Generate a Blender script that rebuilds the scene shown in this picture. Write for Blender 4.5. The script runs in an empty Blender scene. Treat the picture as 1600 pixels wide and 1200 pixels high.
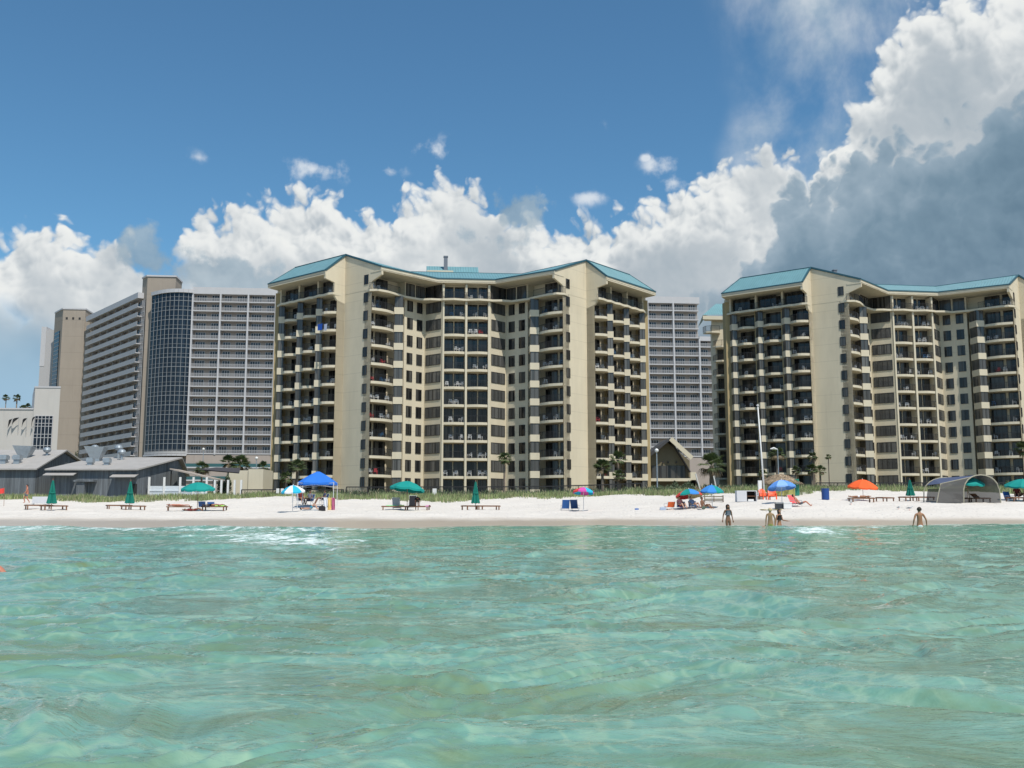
import bpy, bmesh, math, random
import numpy as np
from mathutils import Vector, Matrix
R=math.radians
C=bpy.context.scene.collection
scene=bpy.context.scene
random.seed(7)
# ------------------------------------------------------------------ camera
EYE=0.75; FPX=1555.0; TILT=R(7.6)
cam=bpy.data.objects.new('camera',bpy.data.cameras.new('camera')); C.objects.link(cam)
cam.location=(0,0,EYE); cam.rotation_euler=(R(90)+TILT,0,0)
cam.data.sensor_width=36; cam.data.lens=36*FPX/1600
cam.data.clip_start=0.1; cam.data.clip_end=6000
scene.camera=cam
scene.view_settings.view_transform='Standard'; scene.view_settings.look='None'
scene.cycles.max_bounces=6; scene.cycles.diffuse_bounces=2; scene.cycles.glossy_bounces=3
scene.view_settings.gamma=1; scene.view_settings.exposure=0.22
# ------------------------------------------------------------------ sky with clouds, by compass direction
SUN_EL=58; SUN_AZ=30            # azimuth: degrees right of straight behind the camera
SKY_STR=0.115
world=bpy.data.worlds.new('World'); scene.world=world; world.use_nodes=True
world.cycles.sampling_method='NONE'
wt=world.node_tree; wt.nodes.clear()
class NT:
    """tiny helper to write node maths"""
    def __init__(s,t): s.t=t
    def new(s,k,**kw):
        n=s.t.nodes.new(k)
        for a,b in kw.items(): setattr(n,a,b)
        return n
    def put(s,sock,v):
        if v is None: return
        if hasattr(v,'is_output') : s.t.links.new(v,sock)
        else: sock.default_value=v
    def m(s,op,a,b=None,c=None,clamp=False):
        n=s.new('ShaderNodeMath',operation=op,use_clamp=clamp)
        s.put(n.inputs[0],a); s.put(n.inputs[1],b); s.put(n.inputs[2],c); return n.outputs[0]
    def vm(s,op,a,b=None,scale=None):
        n=s.new('ShaderNodeVectorMath',operation=op); s.put(n.inputs[0],a); s.put(n.inputs[1],b)
        if scale is not None: s.put(n.inputs['Scale'],scale)
        return n.outputs[1] if op in('DOT_PRODUCT','LENGTH') else n.outputs[0]
    def sep(s,v):
        n=s.new('ShaderNodeSeparateXYZ'); s.put(n.inputs[0],v); return n.outputs
    def comb(s,x,y,z):
        n=s.new('ShaderNodeCombineXYZ'); s.put(n.inputs[0],x); s.put(n.inputs[1],y); s.put(n.inputs[2],z); return n.outputs[0]
    def noise(s,vec,scale,detail=2,rough=.5,dist=0,lac=2.0):
        n=s.new('ShaderNodeTexNoise'); s.put(n.inputs['Vector'],vec); n.inputs['Scale'].default_value=scale
        n.inputs['Detail'].default_value=detail; n.inputs['Roughness'].default_value=rough; n.inputs['Distortion'].default_value=dist
        n.inputs['Lacunarity'].default_value=lac
        return n.outputs['Fac']
    def vor(s,vec,scale,feature='SMOOTH_F1',detail=0,smooth=.6,rand=1):
        n=s.new('ShaderNodeTexVoronoi',feature=feature); s.put(n.inputs['Vector'],vec); n.inputs['Scale'].default_value=scale
        if 'Detail' in n.inputs: n.inputs['Detail'].default_value=detail
        if feature=='SMOOTH_F1': n.inputs['Smoothness'].default_value=smooth
        return n.outputs['Distance']
    def ramp(s,f,stops,interp='LINEAR'):
        n=s.new('ShaderNodeValToRGB'); s.put(n.inputs[0],f); cr=n.color_ramp; cr.interpolation=interp
        while len(cr.elements)<len(stops): cr.elements.new(0.5)
        for e,(p,c) in zip(cr.elements,stops):
            e.position=p; e.color=(c,c,c,1) if isinstance(c,(int,float)) else (*c,1)
        return n.outputs[0]
    def mix(s,f,a,b):
        n=s.new('ShaderNodeMix',data_type='RGBA'); s.put(n.inputs[0],f)
        for k,v in((6,a),(7,b)):
            if isinstance(v,tuple): v=(*v,1) if len(v)==3 else v
            s.put(n.inputs[k],v)
        return n.outputs[2]
    def mr(s,v,a,b,c=0.,d=1.,smooth=True):
        n=s.new('ShaderNodeMapRange'); n.interpolation_type='SMOOTHSTEP' if smooth else 'LINEAR'
        s.put(n.inputs[0],v); n.inputs[1].default_value=a; n.inputs[2].default_value=b
        n.inputs[3].default_value=c; n.inputs[4].default_value=d; return n.outputs[0]
def azel(u,v):
    """compass azimuth / elevation (degrees) of a direction measured in the photograph"""
    x=u-800; y=FPX*math.cos(TILT)-(600-v)*math.sin(TILT); z=FPX*math.sin(TILT)+(600-v)*math.cos(TILT)
    return math.degrees(math.atan2(x,y)), math.degrees(math.atan2(z,math.hypot(x,y)))
W=NT(wt)
sky=W.new('ShaderNodeTexSky',sky_type='NISHITA'); sky.sun_disc=False
sky.sun_elevation=R(SUN_EL); sky.sun_rotation=R(180-SUN_AZ)
sky.altitude=0; sky.air_density=1.0; sky.dust_density=0.3; sky.ozone_density=3.0
D=W.new('ShaderNodeTexCoord').outputs['Generated']
dx,dy,dz=W.sep(D)
az=W.m('MULTIPLY',W.m('ARCTAN2',dx,dy),180/math.pi)
el=W.m('MULTIPLY',W.m('ARCSINE',dz),180/math.pi)
def profile(pts):
    """height-by-azimuth curve through measured (u,v) points; az -60..60 -> elevation"""
    n=W.new('ShaderNodeFloatCurve'); n.mapping.use_clip=False
    c=n.mapping.curves[0]
    P=[((a+60)/120,(e+20)/80) for a,e in (azel(*p) for p in pts)]
    c.points[0].location=P[0]; c.points[1].location=P[-1]
    for p in P[1:-1]: c.points.new(*p)
    for p in c.points: p.handle_type='VECTOR'
    n.mapping.update()
    W.put(n.inputs['Value'],W.m('DIVIDE',W.m('ADD',az,60),120))
    return W.m('SUBTRACT',W.m('MULTIPLY',n.outputs[0],80),20)
# noises shared by the layers, in degrees of azimuth and elevation
Q=W.comb(az,el,0)
def n2(vec,scale,detail=2,rough=.5,dist=0):
    n=W.new('ShaderNodeTexNoise'); n.noise_dimensions='2D'; W.put(n.inputs['Vector'],vec); n.inputs['Scale'].default_value=scale
    n.inputs['Detail'].default_value=detail; n.inputs['Roughness'].default_value=rough; n.inputs['Distortion'].default_value=dist
    return n.outputs['Fac']
def v2(vec,scale,detail=1):
    n=W.new('ShaderNodeTexVoronoi',feature='F1'); n.voronoi_dimensions='2D'; W.put(n.inputs['Vector'],vec); n.inputs['Scale'].default_value=scale
    n.inputs['Detail'].default_value=detail; n.inputs['Roughness'].default_value=.55; return n.outputs['Distance']
n_big=n2(Q,.16,2)
n_det=n2(Q,.42,6,.54)
# light comes from up-right: the change of the noise along that direction gives the billows their shading
Ql=W.vm('ADD',Q,(.42,.62,0))
n_detS=n2(Q,.42,3,.55); n_detL=n2(Ql,.42,3,.55)
wq=W.vm('ADD',Q,W.comb(W.m('MULTIPLY',n_det,1.6),W.m('MULTIPLY',n_detS,-1.6),0)); wql=W.vm('ADD',wq,(.16,.24,0))
puff=v2(wq,.62,2); puffL=v2(wql,.62,2)
bil=W.m('ADD',W.m('MULTIPLY',W.m('SUBTRACT',n_detL,n_detS),-1.7),W.m('MULTIPLY',W.m('SUBTRACT',puffL,puff),.8))
n_soft=n2(W.vm('MULTIPLY',Q,(.7,1.1,0)),.11,3,.5)
def edge(pts,amp_n,amp_p,soft):
    f=W.m('SUBTRACT',profile(pts),el)
    f=W.m('ADD',f,W.m('MULTIPLY',W.m('SUBTRACT',n_det,.5),amp_n))
    f=W.m('ADD',f,W.m('MULTIPLY',W.m('SUBTRACT',.33,puff),amp_p))
    f=W.m('ADD',f,W.m('ADD',W.m('MULTIPLY',W.m('SUBTRACT',n_big,.5),amp_n*.5),.45))
    return f,W.mr(f,0,soft)
skyc=W.vm('SCALE',sky.outputs[0],scale=SKY_STR)
skyc=W.vm('MULTIPLY',skyc,(0.56,0.85,0.91))
col=skyc
def bright(k): return (k,k,k)
# faint high veil in the upper right
veil_m=W.m('MULTIPLY',W.mr(n2(W.vm('MULTIPLY',Q,(1.1,.9,0)),.12,6,.56,.15),.30,.72),
   W.m('MULTIPLY',W.mr(W.m('ADD',az,W.m('MULTIPLY',W.m('SUBTRACT',n_big,.5),12)),11.5,17.5),W.mr(el,10,20)))
col=W.mix(W.m('MULTIPLY',veil_m,.9),col,W.ramp(n_det,[(.35,(.36,.45,.53)),(.65,(.60,.64,.67))]))
# small wisps
def blob(u,v,ru,rv,gain=1.0):
    a,e=azel(u,v); qx=W.m('DIVIDE',W.m('SUBTRACT',az,a),ru/27.5); qy=W.m('DIVIDE',W.m('SUBTRACT',el,e),rv/27.5)
    r=W.m('SQRT',W.m('ADD',W.m('MULTIPLY',qx,qx),W.m('MULTIPLY',qy,qy)))
    return W.m('MULTIPLY',W.m('SUBTRACT',1,r),gain)
acc=None
for b in [(495,264,95,26,.85),(600,266,50,16,.7),(680,236,64,32,.78),(920,310,44,18,.62),(1032,258,42,32,.8),(1050,285,34,24,.75),(310,246,46,14,.32),(940,192,30,14,.2),(733,240,22,10,.3),(1010,247,16,10,.8)]:
    q=blob(*b); acc=q if acc is None else W.m('MAXIMUM',acc,q)
wisp=W.mr(W.m('ADD',acc,W.m('MULTIPLY',W.m('SUBTRACT',n_det,.56),3.4)),.05,.95)
wisp=W.m('MULTIPLY',wisp,W.mr(acc,-.1,.55))
col=W.mix(W.m('MULTIPLY',wisp,.85),col,(0.66,0.70,0.74))
def cumulus(col,pts,an,ap,soft,depth,lo,hi,grey,opac=1.0,cut=None,b0=.80,bg=.62):
    f,al=edge(pts,an,ap,soft)
    if cut is not None: al=W.m('MULTIPLY',al,cut)
    deep=W.mr(W.m('ADD',f,W.m('MULTIPLY',W.m('SUBTRACT',n_big,.5),depth*1.9)),.1,depth)
    sh=W.m('ADD',W.m('SUBTRACT',b0,W.m('MULTIPLY',deep,.34)),W.m('MULTIPLY',bil,W.m('MULTIPLY',W.m('SUBTRACT',1,W.m('MULTIPLY',deep,.8)),bg)))
    sh=W.m('ADD',sh,W.m('MULTIPLY',W.m('SUBTRACT',n_soft,.5),W.m('ADD',.25,W.m('MULTIPLY',deep,.75))),clamp=True)
    c=W.ramp(sh,[(0,lo),(.45,grey),(.8,hi),(1,(min(1,hi[0]*1.08),min(1,hi[1]*1.07),min(1,hi[2]*1.05)))])
    return W.mix(W.m('MULTIPLY',al,opac),col,c)
hi=(0.68,0.70,0.70); grey=(0.43,0.475,0.51); lo=(0.24,0.31,0.37)
# bluish haze-grey cloud low behind everything
lowp=[(-700,400),(-200,395),(60,400),(200,380),(330,400),(480,418),(640,430),(800,400),(1000,420),(1300,400),(2300,300)]
f,al=edge(lowp,4,1.5,3.0)
col=W.mix(W.m('MULTIPLY',al,.9),col,W.ramp(n2(Q,.2,3,.55),[(.3,(.21,.31,.40)),(.7,(.33,.42,.49))]))
# main white bank, middle
mid=[(-700,400),(200,395),(262,385),(285,350),(330,298),(352,312),(400,300),(470,276),(520,292),(560,318),(610,296),(690,262),(740,272),(800,330),(850,318),(930,325),(1000,305),(1040,285),(1100,255),(1150,230),(1200,214),(1250,240),(1300,205),(1350,120),(1395,35),(1440,-30),(1560,-50),(1700,-80),(2300,-100)]
col=cumulus(col,mid,1.7,2.0,.95,5.0,lo,hi,grey,cut=W.mr(W.m('ADD',W.m('ADD',az,W.m('MULTIPLY',W.m('SUBTRACT',n_det,.5),5)),W.m('MULTIPLY',W.m('SUBTRACT',el,9),.25)),-18.6,-17.0))
# left bank
left=[(-700,400),(-120,372),(0,352),(45,330),(100,338),(135,350),(170,350),(214,372),(236,430),(262,560),(300,900),(2300,900)]
col=cumulus(col,left,1.2,1.9,.95,4.6,lo,hi,grey,cut=W.mr(W.m('ADD',el,W.m('MULTIPLY',W.m('SUBTRACT',n_big,.5),5)),7.2,11.0))
# pale blue air above the horizon, left of the towers
hz=W.m('MULTIPLY',W.mr(el,6,11,1,0),W.mr(az,-17,-13,1,0))
col=W.mix(W.m('MULTIPLY',hz,.85),col,(.30,.46,.60))
# dark mass on the right
dark=[(-700,1000),(900,1000),(1010,560),(1060,470),(1130,420),(1200,345),(1222,262),(1252,236),(1290,250),(1330,212),(1390,196),(1440,205),(1500,170),(1530,172),(1560,118),(1600,105),(1750,60),(2300,20)]
f,al=edge(dark,2.2,2.2,1.15)
dsh=W.m('ADD',W.m('ADD',W.m('MULTIPLY',W.mr(W.m('ADD',f,W.m('MULTIPLY',W.m('SUBTRACT',n_big,.5),4)),0,6),-.52),.68),W.m('MULTIPLY',bil,.26))
dsh=W.m('ADD',dsh,W.m('MULTIPLY',W.m('SUBTRACT',n_soft,.5),.55),clamp=True)
dcol=W.ramp(dsh,[(0,(.105,.18,.25)),(.35,(.15,.235,.31)),(.7,(.25,.335,.41)),(1,(.42,.49,.545))])
al=W.m('MULTIPLY',al,W.mr(W.m('ADD',az,W.m('MULTIPLY',W.m('SUBTRACT',n_soft,.5),10)),3,15,.0,.96))
col=W.mix(al,col,dcol)
# small dark puffs
acc=None
for b in [(800,330,62,36,1.0),(760,372,60,24,.6),(225,405,75,48,1.0),(330,425,110,36,.95)]:
    q=blob(*b); acc=q if acc is None else W.m('MAXIMUM',acc,q)
pm=W.mr(W.m('ADD',acc,W.m('MULTIPLY',W.m('SUBTRACT',n_det,.5),2.6)),.1,.6)
col=W.mix(W.m('MULTIPLY',pm,.8),col,W.ramp(n_det,[(.3,(.20,.29,.37)),(.7,(.31,.40,.47))]))
# below the horizon the world is plain
col=W.mix(W.mr(el,-1.5,0),(0.25,0.33,0.36),col)
bgn=W.new('ShaderNodeBackground'); W.put(bgn.inputs[0],col); bgn.inputs[1].default_value=1.0
wo=W.new('ShaderNodeOutputWorld'); wt.links.new(bgn.outputs[0],wo.inputs[0])
# ------------------------------------------------------------------ sun
sun=bpy.data.objects.new('sun',bpy.data.lights.new('sun','SUN')); C.objects.link(sun)
sun.data.energy=3.6; sun.data.angle=R(.53); sun.data.color=(1,.955,.87)
sd=Vector((math.sin(R(SUN_AZ))*math.cos(R(SUN_EL)),-math.cos(R(SUN_AZ))*math.cos(R(SUN_EL)),math.sin(R(SUN_EL))))
sun.rotation_euler=sd.to_track_quat('Z','Y').to_euler()
# ------------------------------------------------------------------ helpers
def mat(name,col=(.5,.5,.5),rough=.6,spec=.5,metal=0.,var=0.,vscale=1.0,bump=0.,bscale=5.,bdist=.05,trans=None,rand=0.,detail=4):
    m=bpy.data.materials.new(name); m.use_nodes=True; n=NT(m.node_tree)
    p=m.node_tree.nodes['Principled BSDF']
    p.inputs['Roughness'].default_value=rough; p.inputs['Metallic'].default_value=metal; p.inputs['Specular IOR Level'].default_value=spec
    oc=n.new('ShaderNodeTexCoord').outputs['Object']
    c=(*col,1)
    v=None
    if var or rand:
        v=1.0
        if var: v=n.mr(n.noise(oc,vscale,detail,.6),.25,.75,1-var,1+var,False)
        if rand:
            r=n.mr(n.new('ShaderNodeObjectInfo').outputs['Random'],0,1,1-rand,1+rand,False)
            v=n.m('MULTIPLY',v,r)
        c=n.vm('SCALE',tuple(col),scale=v)
    n.put(p.inputs['Base Color'],c)
    if bump:
        b=n.new('ShaderNodeBump'); b.inputs['Strength'].default_value=bump; b.inputs['Distance'].default_value=bdist
        n.put(b.inputs['Height'],n.noise(oc,bscale,5,.6)); m.node_tree.links.new(b.outputs[0],p.inputs['Normal'])
    return m
class MB:
    def __init__(s): s.v=[]; s.f=[]; s.mi=[]
    def add(s,vs,fs,m=0):
        o=len(s.v); s.v+= [tuple(p) for p in vs]; s.f+=[tuple(o+i for i in f) for f in fs]; s.mi+=[m]*len(fs); return s
    def box(s,x0,x1,y0,y1,z0,z1,m=0,M=None):
        vs=[(x,y,z) for z in(z0,z1) for y in(y0,y1) for x in(x0,x1)]
        if M is not None: vs=[tuple(M@Vector(p)) for p in vs]
        return s.add(vs,[(0,2,3,1),(4,5,7,6),(0,1,5,4),(2,6,7,3),(0,4,6,2),(1,3,7,5)],m)
    def prism(s,poly,z0,z1,m=0):
        n=len(poly)
        return s.add([(x,y,z0) for x,y in poly]+[(x,y,z1) for x,y in poly],
            [tuple(range(n))[::-1],tuple(range(n,2*n))]+[(i,(i+1)%n,n+(i+1)%n,n+i) for i in range(n)],m)
    def wallbox(s,p,q,t,z0,z1,m=0,off=0.):
        """upright slab from p to q (2-D) of thickness t, to the left of p->q by off"""
        dx,dy=q[0]-p[0],q[1]-p[1]; L=math.hypot(dx,dy); nx,ny=-dy/L,dx/L
        a=(p[0]+nx*off,p[1]+ny*off); b=(q[0]+nx*off,q[1]+ny*off)
        return s.prism([a,b,(b[0]+nx*t,b[1]+ny*t),(a[0]+nx*t,a[1]+ny*t)],z0,z1,m)
    def beam(s,p,q,w,h=None,m=0):
        p=Vector(p); q=Vector(q); h=w if h is None else h; d=(q-p); L=d.length
        if L<1e-6: return s
        d/=L; up=Vector((0,0,1)) if abs(d.z)<.95 else Vector((0,1,0)); a=d.cross(up).normalized(); b=a.cross(d)
        vs=[]
        for c in(p,q):
            for sx,sy in((-1,-1),(1,-1),(1,1),(-1,1)): vs.append(c+a*w/2*sx+b*h/2*sy)
        return s.add(vs,[(0,3,2,1),(4,5,6,7),(0,1,5,4),(1,2,6,5),(2,3,7,6),(3,0,4,7)],m)
    def tube(s,pts,rad,n=8,m=0,cap=True):
        pts=[Vector(p) for p in pts]; rad=[rad]*len(pts) if isinstance(rad,(int,float)) else rad
        vs=[];N=len(pts)
        for i,p in enumerate(pts):
            d=(pts[min(i+1,N-1)]-pts[max(i-1,0)]).normalized()
            up=Vector((0,0,1)) if abs(d.z)<.9 else Vector((0,1,0)); a=d.cross(up).normalized(); b=a.cross(d)
            for k in range(n):
                t=2*math.pi*k/n; vs.append(p+(a*math.cos(t)+b*math.sin(t))*rad[i])
        fs=[(i*n+k,i*n+(k+1)%n,(i+1)*n+(k+1)%n,(i+1)*n+k) for i in range(N-1) for k in range(n)]
        if cap: fs+=[tuple(range(n))[::-1],tuple(range((N-1)*n,N*n))]
        return s.add(vs,fs,m)
    def lathe(s,prof,n=12,m=0,c=(0,0,0)):
        vs=[(c[0]+r*math.cos(2*math.pi*k/n),c[1]+r*math.sin(2*math.pi*k/n),c[2]+z) for r,z in prof for k in range(n)]
        N=len(prof); fs=[(i*n+k,i*n+(k+1)%n,(i+1)*n+(k+1)%n,(i+1)*n+k) for i in range(N-1) for k in range(n)]
        fs+=[tuple(range(n))[::-1],tuple(range((N-1)*n,N*n))]
        return s.add(vs,fs,m)
    def mesh(s,name,mats,smooth=False,recalc=True):
        me=bpy.data.meshes.new(name); me.from_pydata(s.v,[],s.f)
        for m in (mats if isinstance(mats,(list,tuple)) else [mats]): me.materials.append(m)
        me.polygons.foreach_set('material_index',s.mi)
        if recalc:
            bm=bmesh.new(); bm.from_mesh(me); bmesh.ops.recalc_face_normals(bm,faces=bm.faces); bm.to_mesh(me); bm.free()
        if smooth: me.polygons.foreach_set('use_smooth',[True]*len(me.polygons))
        me.update(); return me
    def build(s,name,mats,parent=None,smooth=False,recalc=True,loc=(0,0,0)):
        return obj(name,s.mesh(name,mats,smooth,recalc),parent,loc)
def obj(name,me,parent=None,loc=(0,0,0),rz=0):
    o=bpy.data.objects.new(name,me); C.objects.link(o); o.parent=parent; o.location=loc; o.rotation_euler=(0,0,rz); return o
def tag(o,label=None,cat=None,group=None,kind=None):
    if label: o['label']=label
    if cat: o['category']=cat
    if group: o['group']=group
    if kind: o['kind']=kind
    return o
def thing(name,label,cat,loc=(0,0,0),rz=0,group=None):
    o=obj(name,None,None,loc,rz); return tag(o,label,cat,group)
def copy_tree(o,parent=None):
    c=o.copy(); C.objects.link(c); c.parent=parent
    for ch in [x for x in C.objects if x.parent==o]: copy_tree(ch,c)
    return c
KIDS={}
def dup(o,loc,rz=0,label=None,scale=None):
    """copy a thing with its parts and sub-parts"""
    if o.name not in KIDS:
        KIDS[o.name]=[(c,[g for g in C.objects if g.parent==c]) for c in C.objects if c.parent==o]
    r=o.copy(); C.objects.link(r); r.location=loc; r.rotation_euler=(0,0,rz)
    if scale: r.scale=(scale,)*3
    if label: r['label']=label
    for c,gs in KIDS[o.name]:
        d=c.copy(); C.objects.link(d); d.parent=r
        for g in gs:
            e=g.copy(); C.objects.link(e); e.parent=d
    return r
def sstep(a,b,x):
    t=np.clip((x-a)/(b-a),0,1); return t*t*(3-2*t)
# ------------------------------------------------------------------ terrain
TY=[-60,10,30,44,52,57,61,70,81,90,97,102,106,110,125,140,200,420,4000]
TZ=[-4.5,-2.6,-1.5,-.75,-.3,0.02,.28,.80,1.38,1.86,2.36,2.72,2.66,2.55,3.4,4.0,4.2,4.4,4.4]
def T(x,y):
    x=np.asarray(x,float); y=np.asarray(y,float)
    z=np.interp(y,TY,TZ)
    z=z+.70*sstep(0,26,x)*sstep(60,76,y)
    z=z-.12*sstep(-20,-45,x)*sstep(85,97,y)
    return z+ .10*np.sin(x*.21+y*.13)*sstep(62,80,y)*(1-sstep(100,112,y))+.06*np.sin(x*.53-y*.31+1)*sstep(70,85,y)*(1-sstep(100,112,y))
def G(u,v):
    """point of the beach seen at photo pixel (u,v)"""
    pass
    ys=np.arange(48,112,.05)
    dirx=(u-800)/FPX; up=(600-v)/FPX
    ydir=math.cos(TILT)-up*math.sin(TILT); zdir=math.sin(TILT)+up*math.cos(TILT)
    xs=ys*dirx/ydir; zs=EYE+ys*zdir/ydir
    d=T(xs,ys)-zs; i=int(np.argmax(d>0)) if (d>0).any() else len(ys)-1
    return float(xs[i]),float(ys[i]),float(T(xs[i],ys[i]))
def at(u,v,y):
    """point at distance y in direction (u,v)"""
    dirx=(u-800)/FPX; up=(600-v)/FPX
    ydir=math.cos(TILT)-up*math.sin(TILT); zdir=math.sin(TILT)+up*math.cos(TILT)
    return (y*dirx/ydir,y,EYE+y*zdir/ydir)
# ------------------------------------------------------------------ ground sheet
def grid_mesh(name,X,Y,Z,mats):
    ny,nx=Z.shape
    co=np.empty((ny*nx,3),np.float32); co[:,0]=X.ravel(); co[:,1]=Y.ravel(); co[:,2]=Z.ravel()
    me=bpy.data.meshes.new(name); me.vertices.add(ny*nx); me.vertices.foreach_set('co',co.ravel())
    i=np.arange((ny-1)*(nx-1)); r=i//(nx-1); c=i%(nx-1); a=r*nx+c
    q=np.stack([a,a+1,a+nx+1,a+nx],1).astype(np.int32)
    me.loops.add(q.size); me.loops.foreach_set('vertex_index',q.ravel())
    me.polygons.add(len(q)); me.polygons.foreach_set('loop_start',np.arange(len(q),dtype=np.int32)*4)
    me.polygons.foreach_set('use_smooth',np.ones(len(q),bool))
    for m in mats: me.materials.append(m)
    me.update(calc_edges=True); me.validate(); return me
rng=np.random.default_rng(3)
def fbm(x,y,lam,octs=4,seed=0,aniso=1.0):
    """cheap smooth pseudo-noise: sum of random sines"""
    r=np.random.default_rng(seed); z=np.zeros_like(x)
    for o in range(octs):
        for k in range(5):
            th=r.uniform(0,2*math.pi); k0=2*math.pi/lam*(1.9**o)*r.uniform(.7,1.3)
            z=z+np.sin((x*math.cos(th)*aniso+y*math.sin(th))*k0+r.uniform(0,6.28))*(.5**o)*.35
    return z
m=bpy.data.materials.new('sand'); m.use_nodes=True; n=NT(m.node_tree); p=m.node_tree.nodes['Principled BSDF']
geo=n.new('ShaderNodeNewGeometry').outputs['Position']; gx,gy,gz=n.sep(geo)
big=n.noise(geo,.35,5,.6); fine=n.noise(geo,9,4,.6)
wet=n.mr(n.m('ADD',gz,n.m('MULTIPLY',n.m('SUBTRACT',big,.5),.25)),.42,.80,1,0)
inland=n.mr(n.m('ADD',gy,n.m('MULTIPLY',n.m('SUBTRACT',big,.5),8)),109,113)
dry=n.ramp(n.m('ADD',n.m('MULTIPLY',fine,.6),n.m('MULTIPLY',big,.4)),[(.3,(.58,.53,.475)),(.7,(.73,.68,.62))])
tr=n.m('MULTIPLY',n.mr(n.vor(geo,2.6,'F1'),.10,.26,1,0),n.mr(n.noise(geo,.8,3,.6),.50,.62)); dry=n.mix(n.m('MULTIPLY',tr,.5),dry,(.40,.36,.32)); c=n.mix(n.m('MULTIPLY',wet,.9),dry,(.42,.345,.26))
c=n.mix(inland,c,n.ramp(big,[(.35,(.16,.16,.09)),(.65,(.30,.27,.2))]))
n.put(p.inputs['Base Color'],c); p.inputs['Roughness'].default_value=.85; n.put(p.inputs['Roughness'],n.mr(wet,0,1,.9,.35))
foot=n.vor(n.vm('MULTIPLY',geo,(1,.8,1)),2.1,'F1'); foot2=n.vor(geo,4.3,'F1')
hgt=n.m('ADD',n.m('MULTIPLY',n.mr(foot,.05,.32),.055),n.m('ADD',n.m('MULTIPLY',n.mr(foot2,.0,.3),.03),n.m('MULTIPLY',big,.12)))
hgt=n.m('MULTIPLY',hgt,n.mr(wet,0,1,1,.05))
b=n.new('ShaderNodeBump'); b.inputs['Strength'].default_value=.9; b.inputs['Distance'].default_value=1.0; n.put(b.inputs['Height'],hgt)
m.node_tree.links.new(b.outputs[0],p.inputs['Normal']); M_SAND=m
xs=np.concatenate([np.array([-3000,-1200,-500,-260,-160,-110]),np.arange(-80,90.1,.4),np.array([110,160,260,500,1200,3000])])
ys=np.concatenate([np.array([-200,-60,-30,-10,0]),np.arange(5,50,1.5),np.arange(50,112,.22),np.arange(112,150,2),np.array([160,200,260,340,500,900,1800,4000])])
X,Y=np.meshgrid(xs,ys); Z=T(X,Y)
mask=sstep(63,70,Y)*(1-sstep(96,102,Y))
Z=Z+mask*(.035*fbm(X,Y,3.5,3,5)+.028*np.abs(fbm(X,Y,1.3,2,9)))
tag(obj('ground',grid_mesh('ground',X,Y,Z,[M_SAND])),kind='structure')
# ------------------------------------------------------------------ sea
def swell(x,y):
    s=sstep(-32,24,x)
    A=.11+.26*s; y0=41+9*s; wf=15-6*s; wb=4.2
    d=(y-y0); z=A*np.exp(-(d/np.where(d<0,wf,wb))**2)
    z=z+.05*np.sin(x*.23+1.3)*np.exp(-(d/6)**2)
    z=z+.03*np.sin(y*.62+.12*x+.5*np.sin(x*.11))*sstep(3,10,y)*(1-sstep(30,42,y))
    return z
WV=[]
r=np.random.default_rng(11)
for i in range(84):
    lam=10**r.uniform(math.log10(.12),math.log10(4.0)); th=R(90+r.normal(0,22)+ (17 if i%3 else -22)) if i%6 else r.uniform(0,6.28)
    amp=.0074*lam**.70*r.uniform(.5,1.3)*(1.15 if lam<.8 else 1.0)*(.6 if i%6==0 else 1) ; WV.append((2*math.pi/lam,math.cos(th),math.sin(th),amp,r.uniform(0,6.28),lam))
def chop(x,y,dist):
    z=np.zeros_like(x)
    # let wave groups come and go so nothing repeats
    g1=.75+.45*fbm(x,y,6,2,21); g2=.8+.5*fbm(x,y,2.4,2,22)
    wx=x+.35*fbm(x,y,3.0,2,31); wy=y+.35*fbm(x,y,3.0,2,32)
    for k,cx,cy,a,ph,lam in WV:
        s=np.sin(k*(wx*cx+wy*cy)+ph); s=1-2*np.sqrt(np.maximum(0,(1-s)/2)*.999+.001) if False else s
        s=(np.exp(s*.7)-1.13)/1.0
        fade=1-sstep(lam*45,lam*110,dist)
        z+=a*s*(g1 if lam>1.2 else g2)*fade
    return z
ysw=[-25.,-15,-9,-5,-2,-1,0,.6,1.1,1.5]
y=1.5
while y<66: 
    y+=max(.014,min(.11,y*.0052)); ysw.append(y)
ysw=np.array(ysw)
sc=np.concatenate([-np.linspace(1,.44,90)[:-1],np.linspace(-.44,.44,760),np.linspace(.44,1,90)[1:]])
X=np.outer(3+1.25*np.maximum(ysw,0),sc); X[ysw<1.2]=np.outer(np.full((ysw<1.2).sum(),12.),sc)
hw=np.maximum(3+1.25*np.maximum(ysw,0),np.interp(ysw,[-25,0,8],[30,12,13])); X=np.outer(hw,sc)
Y=np.repeat(ysw[:,None],len(sc),1)
dist=np.sqrt(X**2+Y**2)+.5
Z=swell(X,Y)+chop(X,Y,dist)*(1-.6*sstep(46,56,Y))*(1-.5*sstep(20,32,Y))
near=1-sstep(53,56.5,Y); RU=.05+.12*sstep(-6,-14,X)+.05*fbm(X,Y*0,9,2,44)+.10*np.exp(-((X-9)/5)**2); Z=Z*near+(1-near)*np.minimum(T(X,Y)+.035,RU)
wm=bpy.data.materials.new('sea_water'); wm.use_nodes=True; n=NT(wm.node_tree); p=wm.node_tree.nodes['Principled BSDF']
geo=n.new('ShaderNodeNewGeometry').outputs['Position']
v1=n.noise(n.vm('MULTIPLY',geo,(.34,1,0)),1.25,6,.64,.9); v2=n.noise(n.vm('MULTIPLY',geo,(.8,1.3,0)),2.6,4,.6,1.2)
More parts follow.
